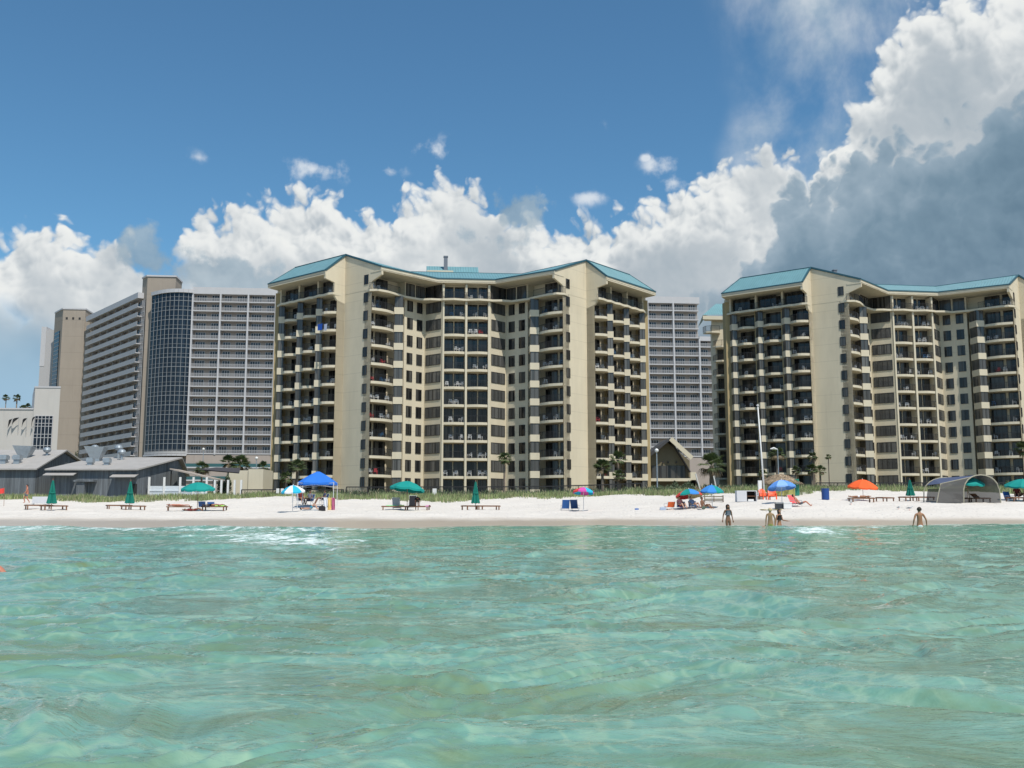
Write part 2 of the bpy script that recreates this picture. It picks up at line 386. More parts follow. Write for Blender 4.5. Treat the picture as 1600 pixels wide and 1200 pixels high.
body=n.ramp(n.m('ADD',n.m('MULTIPLY',v1,.65),n.m('MULTIPLY',v2,.35)),[(.34,(.16,.215,.105)),(.45,(.145,.255,.17)),(.55,(.15,.315,.25)),(.68,(.25,.42,.31))])  # olive-teal bands: building reflections painted into the base colour, plus sand-patch tones
body=n.mix(n.mr(n.sep(geo)[1],17,36,0,.85),body,(.15,.42,.30))
# net of sunlight focused on the bottom, painted into the water's base colour
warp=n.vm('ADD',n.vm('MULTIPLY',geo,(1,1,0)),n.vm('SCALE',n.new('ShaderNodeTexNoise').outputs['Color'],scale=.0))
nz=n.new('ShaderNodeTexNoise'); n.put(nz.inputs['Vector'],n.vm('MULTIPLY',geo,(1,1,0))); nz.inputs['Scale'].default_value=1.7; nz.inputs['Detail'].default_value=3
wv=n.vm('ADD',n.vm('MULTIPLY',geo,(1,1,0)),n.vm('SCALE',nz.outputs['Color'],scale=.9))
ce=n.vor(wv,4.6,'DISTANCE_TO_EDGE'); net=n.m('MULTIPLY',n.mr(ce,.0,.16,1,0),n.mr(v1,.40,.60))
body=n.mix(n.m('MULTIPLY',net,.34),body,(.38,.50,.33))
at_f=n.new('ShaderNodeAttribute',attribute_name='foam').outputs['Fac']
fn=n.noise(n.vm('MULTIPLY',geo,(1,.38,1)),1.5,6,.6,.9); fn2=n.noise(geo,9,4,.6)
foam=n.mr(n.m('ADD',n.m('ADD',at_f,n.m('MULTIPLY',n.m('SUBTRACT',fn,.5),2.6)),n.m('MULTIPLY',n.m('SUBTRACT',fn2,.5),.7)),.32,1.2)
foam=n.m('MULTIPLY',foam,n.mr(at_f,.02,.15))
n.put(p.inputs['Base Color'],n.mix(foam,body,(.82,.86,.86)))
n.put(p.inputs['Roughness'],n.mr(foam,0,1,.02,.7)); p.inputs['IOR'].default_value=1.47
rip=n.noise(n.vm('MULTIPLY',geo,(.65,1.2,1)),9,5,.58,.5)
b=n.new('ShaderNodeBump'); b.inputs['Strength'].default_value=.8; b.inputs['Distance'].default_value=.015
n.put(b.inputs['Height'],n.m('ADD',n.m('ADD',rip,n.m('MULTIPLY',n.noise(n.vm('MULTIPLY',geo,(.5,1.3,1)),26,3,.6,.4),.42)),n.m('MULTIPLY',foam,.5))); wm.node_tree.links.new(b.outputs[0],p.inputs['Normal'])
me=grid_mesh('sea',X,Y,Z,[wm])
# foam: the broken wave left of centre, swash along the sand, small patches on the right
def ell(cx,cy,rx,ry,sl=0): 
    return np.clip(1.0-np.sqrt(((X-cx-sl*(Y-cy))/rx)**2+((Y-cy)/ry)**2),-1,1)
def rowfoam(x0,x1,off,w,a):
    s=sstep(-32,24,X); y0=41+9*s+off
    return a*np.exp(-((Y-y0)/w)**2)*sstep(x0-1.5,x0+1.5,X)*(1-sstep(x1-1.5,x1+1.5,X))
U=800+FPX*X/np.maximum(Y,.5)
foam=np.maximum.reduce([.72*np.clip(ell(-7.4,32,3.9,13,-.26)*1.5,0,1), .8*rowfoam(-11.5,-5.6,-1.2,2.2,1),
  rowfoam(-30,-9.5,8.5,5.0,.62),rowfoam(5.0,9.5,.8,1.2,.62),rowfoam(9.6,14.5,.6,1.3,.85),
  .85*np.clip(ell(12.6,42,2.0,8,.25)*1.3,0,1),.6*np.clip(ell(16.2,46,2.4,5),0,1),rowfoam(20,26,2,1.5,.5),rowfoam(24,31,-3.5,1.5,.62),.45*np.clip(ell(-27,36,5,6),0,1)])
thin=np.exp(-((Z-T(X,Y)-.02)/.04)**2)*sstep(54.5,56.5,Y); foam=np.maximum(foam,thin*(.42+.28*sstep(-6,-13,X)+.2*np.exp(-((X-10)/5)**2)))
a=me.attributes.new('foam','FLOAT','POINT'); a.data.foreach_set('value',foam.astype(np.float32).ravel())
if len(me.vertices)==Z.size:
    co=np.empty(Z.size*3,np.float32); me.vertices.foreach_get('co',co); co=co.reshape(-1,3)
    fz=(foam.ravel()>.35)*(.02*np.abs(fbm(co[:,0],co[:,1],.9,3,77)))*np.clip(foam.ravel()*2-.5,0,1); co[:,2]+=fz
    me.vertices.foreach_set('co',co.ravel()); me.update()
tag(obj('sea',me),kind='structure')
def sea_z(x,y):
    x=np.array([x],float); y=np.array([y],float)
    return float((swell(x,y)+chop(x,y,np.hypot(x,y)+.5)*(1-.6*sstep(46,56,y)))[0])
# ------------------------------------------------------------------ materials for buildings
def stucco(name,col,joint=None,var=.05):
    m=bpy.data.materials.new(name); m.use_nodes=True; n=NT(m.node_tree); p=m.node_tree.nodes['Principled BSDF']
    oc=n.new('ShaderNodeTexCoord').outputs['Object']; x,y,z=n.sep(oc)
    v=n.mr(n.noise(n.vm('MULTIPLY',oc,(1,1,.35)),.45,5,.6),.25,.75,1-var,1+var,False)
    st=n.mr(n.noise(n.vm('MULTIPLY',oc,(1.2,1.2,.08)),1.0,4,.6),.52,.8,1,.90)      # rain streaks
    v=n.m('MULTIPLY',v,st)
    if joint:
        f=n.m('ABSOLUTE',n.m('SUBTRACT',n.m('FRACT',n.m('DIVIDE',z,joint)),.5))
        v=n.m('MULTIPLY',v,n.mr(f,.47,.5,1,.86))
        pan=n.noise(n.comb(0,0,n.m('FLOOR',n.m('ADD',n.m('DIVIDE',z,joint),.5))),3.1,0); v=n.m('MULTIPLY',v,n.mr(pan,.3,.7,.965,1.03,False))
    n.put(p.inputs['Base Color'],n.vm('SCALE',tuple(col),scale=v)); p.inputs['Roughness'].default_value=.85; p.inputs['Specular IOR Level'].default_value=.2
    return m
M_STUC=stucco('cream_stucco',(.655,.575,.43),2.8,var=.08)
M_TRIM=stucco('cream_slab',(.64,.57,.435))
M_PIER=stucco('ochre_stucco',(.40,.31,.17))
def glass(name,lo,hi,stripes=True,tint=(1,1,1),rough=.06,spec=.5):
    m=bpy.data.materials.new(name); m.use_nodes=True; n=NT(m.node_tree); p=m.node_tree.nodes['Principled BSDF']
    oc=n.new('ShaderNodeTexCoord').outputs['Object']; x,y,z=n.sep(oc)
    rnd=n.new('ShaderNodeObjectInfo').outputs['Random']
    q=n.m('ADD',n.m('MULTIPLY',n.m('ADD',x,y),1.0),n.m('MULTIPLY',rnd,37))
    a=n.noise(n.comb(q,n.m('MULTIPLY',rnd,11),0),1.3,2,.6)          # drawn curtain or dark room behind the pane
    cur=n.m('MULTIPLY',n.mr(a,.44,.52),n.mr(n.m('FRACT',n.m('MULTIPLY',rnd,7.3)),.15,.9,.25,1,False))
    if stripes: cur=n.m('MULTIPLY',cur,n.mr(n.noise(n.comb(q,0,0),11,1,.5),.35,.65,.6,1,False))
    c=n.mix(cur,tuple(lo),tuple(hi)); n.put(p.inputs['Base Color'],c)
    p.inputs['Roughness'].default_value=rough; p.inputs['Specular IOR Level'].default_value=spec; p.inputs['IOR'].default_value=1.5
    return m
M_GLASS=glass('bronze_tinted_glass',(.010,.011,.012),(.115,.11,.10))
M_GLASS2=glass('pale_curtained_glass',(.065,.065,.062),(.17,.165,.155),spec=.45)
M_FRAME=mat('bronze_window_frame',(.035,.03,.027),.5)
M_RAIL=mat('dark_bronze_railing',(.022,.02,.02),.5)
M_WHITE=mat('white_paint',(.74,.73,.71),.6,var=.05,vscale=1.5)
def seam_roof(name,col,pitch=.45):
    m=bpy.data.materials.new(name); m.use_nodes=True; n=NT(m.node_tree); p=m.node_tree.nodes['Principled BSDF']
    oc=n.new('ShaderNodeTexCoord').outputs['Object']; nr=n.new('ShaderNodeTexCoord').outputs['Normal']
    nx,ny,nz=n.sep(nr); x,y,z=n.sep(oc)
    L=n.m('SQRT',n.m('ADD',n.m('MULTIPLY',nx,nx),n.m('ADD',n.m('MULTIPLY',ny,ny),1e-5)))
    t=n.m('DIVIDE',n.m('SUBTRACT',n.m('MULTIPLY',x,ny),n.m('MULTIPLY',y,nx)),L)      # distance along the eave
    f=n.m('ABSOLUTE',n.m('SUBTRACT',n.m('FRACT',n.m('DIVIDE',t,pitch)),.5)); rib=n.mr(f,.38,.47)
    v=n.mr(n.noise(oc,.5,4,.6),.3,.7,.92,1.06,False)
    n.put(p.inputs['Base Color'],n.vm('SCALE',tuple(col),scale=n.m('MULTIPLY',v,n.mr(rib,0,1,1,.78))))
    p.inputs['Roughness'].default_value=.42
    b=n.new('ShaderNodeBump'); b.inputs['Strength'].default_value=.8; b.inputs['Distance'].default_value=.05; n.put(b.inputs['Height'],rib)
    m.node_tree.links.new(b.outputs[0],p.inputs['Normal']); return m
M_TEAL=seam_roof('teal_standing_seam_metal',(.165,.325,.35))
M_TEALTRIM=mat('dark_teal_trim',(.03,.10,.13),.5)
# ------------------------------------------------------------------ resin chair used on balconies
M_RESIN=mat('white_resin',(.72,.73,.74),.45,rand=.12)
def chair_mb():
    b=MB(); w=.27
    b.box(-w,w,-.25,.25,.40,.44)
    for i in range(4): b.box(-w+.04+i*.13,-w+.11+i*.13,.22,.25,.44,.86)
    b.box(-w,w,.215,.255,.82,.90)
    for sx in(-1,1):
        for sy in(-1,1): b.beam((sx*w,sy*.25,0),(sx*w*.92,sy*.22,.42),.055)
        b.box(sx*w-.03,sx*w+.03,-.26,.26,.62,.655); b.beam((sx*w,-.24,.42),(sx*w,-.24,.63),.05); b.beam((sx*w,.24,.42),(sx*w,.24,.64),.05)
    return b
ORD=['ground','first','second','third','fourth','fifth','sixth','seventh','eighth','ninth','tenth','top']
CHAIR=chair_mb().mesh('balcony_chair',M_RESIN)
CHAIRB=chair_mb().mesh('balcony_chair',mat('blue_resin',(.05,.16,.32),.5)); CHAIRR=chair_mb().mesh('balcony_chair',mat('red_resin',(.5,.05,.06),.5))
tb=MB(); tb.lathe([(.42,.66),(.42,.69)],12); tb.beam((0,0,0),(0,0,.66),.07); tb.box(-.25,.25,-.03,.03,0,.03); tb.box(-.03,.03,-.25,.25,0,.03)
TABLE=tb.mesh('balcony_table',M_RESIN)
def window_meshes(w,h,nm,glassm,mull=1,fr=.06):
    """upright window in the x-z plane, front towards -y"""
    f=MB(); f.box(-w/2,w/2,-.05,.02,0,fr); f.box(-w/2,w/2,-.05,.02,h-fr,h); f.box(-w/2,-w/2+fr,-.05,.02,fr,h-fr); f.box(w/2-fr,w/2,-.05,.02,fr,h-fr)
    for i in range(mull):
        x=-w/2+(i+1)*w/(mull+1); f.box(x-.03,x+.03,-.045,.02,fr,h-fr)
    p=MB(); p.box(-w/2+fr/2,w/2-fr/2,-.012,.012,fr/2,h-fr/2)
    return f.mesh(nm,M_FRAME),p.mesh('pane',glassm)
def put_window(nm,ms,parent,p,q,s,z,off=.0):
    """centre the window at fraction s of the wall p->q (2-D)"""
    x=p[0]+(q[0]-p[0])*s; y=p[1]+(q[1]-p[1])*s; a=math.atan2(q[1]-p[1],q[0]-p[0])
    # front must face -b: choose the direction whose normal points to the viewer's side
    nx,ny=math.sin(a),-math.cos(a)
    if ny>0: a+=math.pi; nx,ny=-nx,-ny
    o=obj(nm,ms[0],parent,(x+nx*off,y+ny*off,z),a); obj('pane',ms[1],o); return o
def inset(p,d,k): return (p[0]+d[0]*k,p[1]+d[1]*k)
FH=2.8
def railing(pts,h=1.05):
    b=MB()
    for a,c in zip(pts[:-1],pts[1:]):
        L=math.dist(a,c); nn=max(2,int(L/.13))
        b.beam((*a,h),(*c,h),.05); b.beam((*a,.1),(*c,.1),.035)
        for i in range(nn+1):
            t=i/nn; x=a[0]+(c[0]-a[0])*t; y=a[1]+(c[1]-a[1])*t; b.box(x-.011,x+.011,y-.011,y+.011,.1,h)
        b.beam((*a,0),(*a,h),.05)
    b.beam((*pts[-1],0),(*pts[-1],h),.05)
    return b
NCH=[0]
def condo(label,short,O,rot,dz,seed,halves=(1,-1),cut_right=None):
    rnd=random.Random(seed)
    root=thing('condominium_tower',label,'building',(O[0],O[1],dz),R(rot),'twin cream condominium towers with teal roofs')
    Z0=2.5; fz=lambda k:4.2+FH*k; NF=12; ZT=38.0
    r2=math.sqrt(.5)
    A=(19.0,0.0)
    for sg in halves:
        side='right' if sg>0 else 'left'
        def S(p): return (p[0]*sg,p[1])
        E=(14.6,-4.4); F=(20.1,-1.1)
        M=(6.55,4.4); Pc=(3.75,1.7)
        Wn=(9.75,1.2)                      # end of the two-window wall
        # ---- body walls (recessed lines)
        rb=1.55
        bx=(Wn[0]+1.25,Wn[1]-.0)           # bay box outer corner on facade line
        Ei=(E[0]+rb*r2,E[1]+rb*r2)
        Wi=(Wn[0]+rb*r2,Wn[1]+rb*r2)
        Fi=(F[0]-rb*r2,F[1]+rb*r2)
        U=3.35; end=(F[0]+3*U,F[1]+3*U)
        endi=(end[0]-rb*r2,end[1]+rb*r2)
        body=[(0,3.3),(3.75,3.3),Pc,M,Wn,Wi,Ei,E,A,F,Fi,endi,end,(end[0]+.6,end[1]+.6),(end[0]-9,end[1]+12.5),(0,21)]
        b=MB(); b.prism([S(p) for p in body],Z0,ZT-.45); b.build('wall',M_STUC,root)
        # upper end wall panel under the gable, widened on both sides of the notch
        Go=(21.75,-2.75); Gi=(13.1,-5.9)
        b=MB()
        for (pt,e0) in((Go,F),(Gi,E)):
            # panel from A to pt, following the rake; steps out at the top storey
            dA=math.dist(A,pt); t=.35; dx,dy=(pt[0]-A[0])/dA,(pt[1]-A[1])/dA
            nx,ny=(dy,-dx)
            if ny>0: nx,ny=-nx,-ny
            zs=lambda d: 41.35-(41.35-38.15)*d/dA
            de=math.dist(A,e0); dm=(de+dA)/2
            prof=[(0,ZT-3),(de,33.9),(dm,34.6 if e0==F else 36.6),(dA,36.9),(dA,zs(dA)-.12),(0,zs(0)-.12)] if e0==F else [(0,ZT-3),(de,ZT-3),(de,36.2),(dA,36.95),(dA,zs(dA)-.12),(0,zs(0)-.12)]
            if e0==F: prof=[(0,33.5),(de,33.9),(de+.55,34.6),(de+.55,36.6),(dA,36.95),(dA,zs(dA)-.12),(0,zs(0)-.12)]
            vs=[]
            for o_ in(.02,-t):
                for d,z in prof: vs.append((sg*(A[0]+dx*d+nx*o_),A[1]+dy*d+ny*o_,z))
            k=len(prof); b.add(vs,[tuple(range(k)),tuple(range(k,2*k))[::-1]]+[(i,(i+1)%k,k+(i+1)%k,k+i) for i in range(k)])
        b.build('gable_wall',M_STUC,root)
        # vertical posts between the middle balconies
        b=MB(); b.wallbox(S((3.6,1.55)),S((3.6,3.3)),.28,Z0,ZT-.6,off=-.14); b.build('party_wall',M_TRIM,root)
        if sg==halves[0]:
            b=MB(); b.box(-.16,.16,1.5,3.3,Z0,ZT-.6); b.build('party_wall',M_TRIM,root)
        # ---- window meshes
        WM=window_meshes(.95,1.5,'window',M_GLASS,1); WP=window_meshes(1.22,1.75,'window',M_GLASS,1); WB=window_meshes(3.25,1.75,'bay_window',M_GLASS2,3)
        WS=window_meshes(1.72,2.28,'sliding_door',M_GLASS,1); WS1=window_meshes(1.5,2.28,'patio_door',M_GLASS,1); WS2=window_meshes(2.35,2.28,'patio_door',M_GLASS,2)
        WC=window_meshes(1.55,2.28,'balcony_door',M_GLASS,1); WSW=window_meshes(2.75,2.28,'sliding_door',M_GLASS,2)
        # bulged balcony slab polygons
        def bulge(p,q,back,bu,nseg=6):
            """front from p to q, bulging outwards (towards -n side), 'back' = inward 2-D offset"""
            L=math.dist(p,q); nx,ny=-back[0],-back[1]; l=math.hypot(nx,ny); nx/=l; ny/=l
            fr=[]
            for i in range(nseg+1):
                t=i/nseg; h=bu*(1-abs(2*t-1)**1.6); fr.append((p[0]+(q[0]-p[0])*t+nx*h,p[1]+(q[1]-p[1])*t+ny*h))
            return fr
        din=(r2,r2)     # inwards for the inner facade
        dou=(-r2,r2)    # inwards for the outer facade
        units=[]        # (kind, front pts, back pts, doors)
        # inner balcony E -> towards Wn
        s0=.15; Lb=4.55
        p=(E[0]-r2*s0,E[1]+r2*s0); q=(E[0]-r2*(s0+Lb),E[1]+r2*(s0+Lb))
        units.append(('patio',p,q,din,.55))
        for i in range(3):
            a=(F[0]+U*i+.08,F[1]+U*i+.08); c=(F[0]+U*i+2.4,F[1]+U*i+2.4)
            units.append(('outer%d'%i,a,c,dou,1.05))
        units.append(('centre',(.16,1.75),(3.62,1.75),(0,1),.42))
        for kind,p,q,dn,bu in units:
            fr=bulge(p,q,dn,bu)
            bk=[(q[0]+dn[0]*(rb+.0),q[1]+dn[1]*rb),(p[0]+dn[0]*rb,p[1]+dn[1]*rb)]
            sl=MB(); sl.prism([S(x) for x in fr+bk],-.40,0.0); slm=sl.mesh('balcony',M_TRIM)
            inn=[(x[0]+dn[0]*.08,x[1]+dn[1]*.08) for x in fr]
            rl=railing([S(x) for x in inn]).mesh('railing',M_RAIL)
            nm={'p':'patio_slab','o':'balcony','c':'centre_balcony'}[kind[0]]
            wallp=(p[0]+dn[0]*rb,p[1]+dn[1]*rb); wallq=(q[0]+dn[0]*rb,q[1]+dn[1]*rb)
            for k in range(NF):
                z=fz(k)
                if k<NF-1 and k>0:
                    o=obj(nm,slm,root,(0,0,z)); obj('railing' if kind[0]!='p' else 'guard_rail',rl,o)
                zz=z+.02
                if kind=='patio':
                    put_window('patio_door',WS1,root,S(wallp),S(wallq),.20,zz,.02); put_window('patio_door',WS2,root,S(wallp),S(wallq),.72,zz,.02)
                elif kind=='centre':
                    put_window('balcony_door',WC,root,S(wallp),S(wallq),.26,zz,.02); put_window('balcony_door',WC,root,S(wallp),S(wallq),.76,zz,.02)
                else:
                    put_window('sliding_door',WSW,root,S(wallp),S(wallq),.56,zz,.02)
                # furniture seen through the railing
                if k>0:
                    nch=rnd.choice([0,1,2,2,2,3]) if kind[0]!='o' else rnd.choice([0,0,1,2,2])
                    nmk={'p':'wide balcony','c':'centre balcony','o':{'outer0':'inner side balcony','outer1':'middle side balcony','outer2':'outermost side balcony'}.get(kind)}[kind[0]]
                    spots=[.15,.38,.62,.85]; rnd.shuffle(spots); used=sorted(spots[:nch])
                    ch=[]
                    for j,t in enumerate(used):
                        fx=p[0]+(q[0]-p[0])*t+dn[0]*.62; fy=p[1]+(q[1]-p[1])*t+dn[1]*.62
                        if kind[0]=='p' and k==NF-1: fy-=.6
                        w=Vector((O[0],O[1],0))+Matrix.Rotation(R(rot),3,'Z')@Vector((sg*fx,fy,0))
                        if abs(w.x/max(1,w.y))>.53: continue
                        cc=rnd.random(); hue='blue' if cc<.07 else ('red' if cc<.10 else 'white'); c_=obj('balcony_chair',{'blue':CHAIRB,'red':CHAIRR,'white':CHAIR}[hue],None,(w.x,w.y,dz+z+.01),R(rnd.uniform(-70,70)+180*(rnd.random()<.25)))
                        ch.append((w.x,c_,hue))
                    ch.sort(key=lambda t:t[0])
                    for j,(x_,c_,hue) in enumerate(ch):
                        pos=[''] if len(ch)==1 else (['left one, ','right one, '] if len(ch)==2 else ['leftmost, ','middle one, ','rightmost, '])
                        tag(c_,'%s chair, %s%s floor %s, %s half of %s tower'%(hue,pos[j],ORD[k],nmk,side,short),'chair','chairs on the condominium balconies')
                    NCH[0]+=len(ch)
        # ---- end wall windows and the wall with window pairs, bay window facing the middle
        bayd=[]
        for k in range(NF):
            z=fz(k)
            put_window('window',WM,root,S(A),S(E),.80,z+.9,.03)
            if k<NF-1:
                put_window('window',WP,root,S(M),S(Wn),.27,z+.75,.03); put_window('window',WP,root,S(M),S(Wn),.74,z+.75,.03)
                put_window('bay_window',WB,root,S(Pc),S(M),.5,z+.75,.03)
            else:
                WPT=window_meshes(1.9,2.2,'penthouse_window',M_GLASS2,1); WBT=window_meshes(3.6,2.2,'penthouse_window',M_GLASS,3)
                put_window('penthouse_window',WPT,root,S(M),S(Wn),.25,z+.2,.06); put_window('penthouse_window',WPT,root,S(M),S(Wn),.74,z+.2,.06)
                put_window('penthouse_window',WBT,root,S(Pc),S(M),.5,z+.2,.06)
        # ---- glazed stub boxes: solid apron below, glass above
        def stub(x0,x1,y0,y1,k,last=False):
            z=fz(k)
            if last: return
            b=MB(); b.prism([S(t) for t in [(x0,y0),(x1,y0),(x1,y1),(x0,y1)]],z-.36,z+.70); b.build('bay_apron',M_TRIM,root)
            g=MB(); e=.10
            g.prism([S(t) for t in [(x0+e,y0+e),(x1-e,y0+e),(x1-e,y1),(x0+e,y1)]],z+.70,z+2.44); o=g.build('bay_glass',M_GLASS2,root)
            f=MB()
            for xx,yy in((x0+e,y0+e),(x1-e,y0+e),((x0+x1)/2,y0+e)): f.box(sg*xx-.035,sg*xx+.035,yy-.035,yy+.035,z+.70,z+2.44)
            f.build('bay_frame',M_FRAME,o)
        for k in range(NF):
            if k<NF-1:
                for i in range(3):
                    x0=F[0]+U*i+2.34; y0=F[1]+U*i+2.05; stub(x0,x0+1.05,y0,y0+1.4,k)
                # inner stub between wide balcony and window pair
                x1=E[0]-r2*(.15+4.55); y0=E[1]+r2*(.15+4.55)-.15
                stub(x1-1.45,x1,y0-.1,y0+2.0,k)
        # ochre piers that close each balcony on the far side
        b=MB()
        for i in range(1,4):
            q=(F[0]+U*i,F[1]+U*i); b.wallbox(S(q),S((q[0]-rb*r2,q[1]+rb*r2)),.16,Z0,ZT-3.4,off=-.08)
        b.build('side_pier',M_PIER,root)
        # ---- penthouse slab: chevron edge pushed out over the storeys below
        op=.75
        pent=[]
        q0=(E[0]-.55,E[1]-.75)
        pts=[(0,1.2),(2,.75),(3.7,1.1),(4.1,1.35),(5.6,1.15),(7.2,1.55),(9.6,-.2),(10.3,-1.3),(12.2,-3.6),(13.6,-4.7),(14.9,-4.45)]
        pts=[(x,y) for x,y in pts]
        back=[(15.6,-3.4),(12.0,2.6),(6.6,5.0),(3.75,3.35),(0,3.35)]
        b=MB(); b.prism([S(t) for t in pts+back],fz(11)-.32,fz(11)); b.build('penthouse_slab',M_TRIM,root)
        ins=[(x+.05,y+.12) for x,y in pts[:4]]; railing([S(t) for t in ins]).build('penthouse_railing',M_RAIL,root,loc=(0,0,fz(11)))
        ins=[(x+.12,y+.1) for x,y in pts[7:]]; railing([S(t) for t in ins]).build('penthouse_railing',M_RAIL,root,loc=(0,0,fz(11)))
        po=[]
        for i in range(3):
            q=(F[0]+U*i,F[1]+U*i)
            po+= [(q[0]+.55,q[1]-.75),(q[0]+1.3,q[1]-.35),(q[0]+2.3,q[1]+.95),(q[0]+2.9,q[1]+1.15)]
        po=[(F[0]+.1,F[1]-.2)]+po+[(end[0]+.5,end[1]-.2),(end[0]+.6,end[1]+.8)]
        b=MB(); b.prism([S(t) for t in po+[endi,Fi]],fz(11)-.34,fz(11)); b.build('penthouse_slab',M_TRIM,root)
        railing([S((x-.06,y+.1)) for x,y in po[1:-2]]).build('penthouse_railing',M_RAIL,root,loc=(0,0,fz(11)))
        # penthouse glass along the outer facade
        WPO=window_meshes(3.1,2.35,'penthouse_window',M_GLASS,2)
        for i in range(3):
            q=(F[0]+U*i,F[1]+U*i); put_window('penthouse_window',WPO,root,S((q[0]-.35,q[1]+.75)),S((q[0]+U-.35,q[1]+U+.75)),.5,fz(11)+.02,.03)
            b=MB(); b.wallbox(S((q[0]+U-.1,q[1]+U-.3)),S((q[0]+U-1.2,q[1]+U+1.1)),.3,fz(11),37.54,off=-.15); b.build('penthouse_pier',M_STUC,root)
        # end pilaster on the far side
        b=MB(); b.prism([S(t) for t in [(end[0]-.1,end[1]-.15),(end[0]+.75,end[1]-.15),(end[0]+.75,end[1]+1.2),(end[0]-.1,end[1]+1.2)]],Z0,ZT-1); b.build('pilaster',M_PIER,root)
    # ---- soffit / fascia ring and roofs
    ze,zr=38.2,41.4
    def rv(p,z,sg): return (p[0]*sg,p[1],z)
    for sg in halves:
        Go=(21.8,-2.8);Ho=(32.0,7.4);Hb=(25.5,16.5);Ro=(27.9,8.9);Aa=(19.0,-.12);Gi=(13.15,-5.95);Ec=(4.6,1.1);Cr=(9.6,10.0);B0=(13,20)
        r=MB()
        fs=[[Go,Ho,Ro,Aa],[Ho,Hb,Ro],[Aa,Cr,Ec,Gi],[Aa,Ro,Hb,B0,Cr]]
        zz={Go:ze,Ho:ze,Hb:ze,Ro:zr,Aa:zr,Gi:ze,Ec:ze,Cr:zr,B0:ze}
        for f in fs: r.add([rv(p,zz[p],sg) for p in f],[tuple(range(len(f)))])
        # central planes (each half its share)
        C0=(0,1.1);R0=(0,10.0);K0=(0,20)
        for f,z3 in(([C0,Ec,Cr,R0],[ze,ze,zr,zr]),([R0,Cr,B0,K0],[zr,zr,ze,ze])): r.add([rv(p,z,sg) for p,z in zip(f,z3)],[(0,1,2,3)])
        r.build('roof',M_TEAL,root,recalc=False)
        # fascia board and soffit under the eaves
        f=MB(); ring=[C0,Ec,Gi]; 
        def fascia(pts,dep,t=.25):
            for p,q in zip(pts[:-1],pts[1:]):
                f.wallbox((p[0]*sg,p[1]),(q[0]*sg,q[1]),t*sg,ze-dep,ze-.06)
        fascia([C0,Ec],.58); fascia([Ec,Gi],.62); f.build('fascia',M_TRIM,root); f=MB(); fascia([Go,Ho],.52); fascia([Ho,Hb],.52)
        f.build('fascia',M_TRIM,root)
        s=MB(); s.prism([(p[0]*sg,p[1]) for p in [C0,Ec,Gi,(14.8,-4.3),(16,3),(6,7),(0,4)]],ze-.66,ze-.45); s.prism([(p[0]*sg,p[1]) for p in [Go,Ho,Hb,(20,8),(20,-1.0)]],ze-.66,ze-.40); s.build('soffit',M_TRIM,root)
        t=MB()
        for p,q in((C0,Ec),(Ec,Gi),(Go,Ho),(Ho,Hb)): t.beam(rv(p,ze,sg),rv(q,ze,sg),.16,.2)
        t.beam(rv(Aa,zr,sg),rv(Go,ze,sg),.2,.26); t.beam(rv(Aa,zr,sg),rv(Gi,ze,sg),.2,.26)
        t.beam(rv(Aa,zr+.02,sg),rv(Ro,zr+.02,sg),.22,.12); t.beam(rv(Ro,zr,sg),rv(Ho,ze,sg),.2,.12); t.beam(rv(Cr,zr,sg),rv(Aa,zr,sg),.2,.12); t.beam(rv(R0,zr,sg),rv(Cr,zr,sg),.2,.12)
        t.build('roof_trim',M_TEALTRIM,root)
    return root
condoC=condo('cream twelve-storey tower with teal roof, in full view in the centre','centre',(-7.1,153.4),5,0,5)
# lift house and chimney on the centre roof
def lofthouse(root,x0,x1,y0,y1,z0,z1,zr):
    b=MB(); b.box(x0+.4,x1-.4,y0+.3,y1,z0,z1); b.box(x0+.1,x0+4.6,y0-.6,y0+.3,z0,z1+.2); o=b.build('lift_house',M_TRIM,root)
    r=MB(); r.add([(x0,y0,z1),(x1,y0,z1),(x1,(y0+y1)/2,zr),(x0,(y0+y1)/2,zr),(x0,y1,z1),(x1,y1,z1)],[(0,1,2,3),(3,2,5,4),(0,3,4),(1,5,2)]); r.build('lift_house_roof',M_TEAL,o,recalc=False)
    c=MB(); c.box(x0+3.0,x0+3.65,y0+1.2,y0+1.9,z1,zr+1.3); c.box(x0+2.93,x0+3.72,y0+1.13,y0+1.97,zr+1.25,zr+1.45); c.build('chimney',mat('chimney_metal',(.16,.17,.2),.5),o)
lofthouse(condoC,-6.4,2.6,14,20,38.5,42.4,44.2)
condoR=condo('cream twelve-storey tower with pale blue-teal roof, on the right, cut off by the frame edge','right',(69.1,166.4),8,1.0,9)
c=MB(); c.box(-10.6,-10.0,8.5,9.1,40.5,43.4); c.box(-10.7,-9.9,8.4,9.2,43.35,43.5); c.build('chimney',bpy.data.materials['chimney_metal'],condoR)
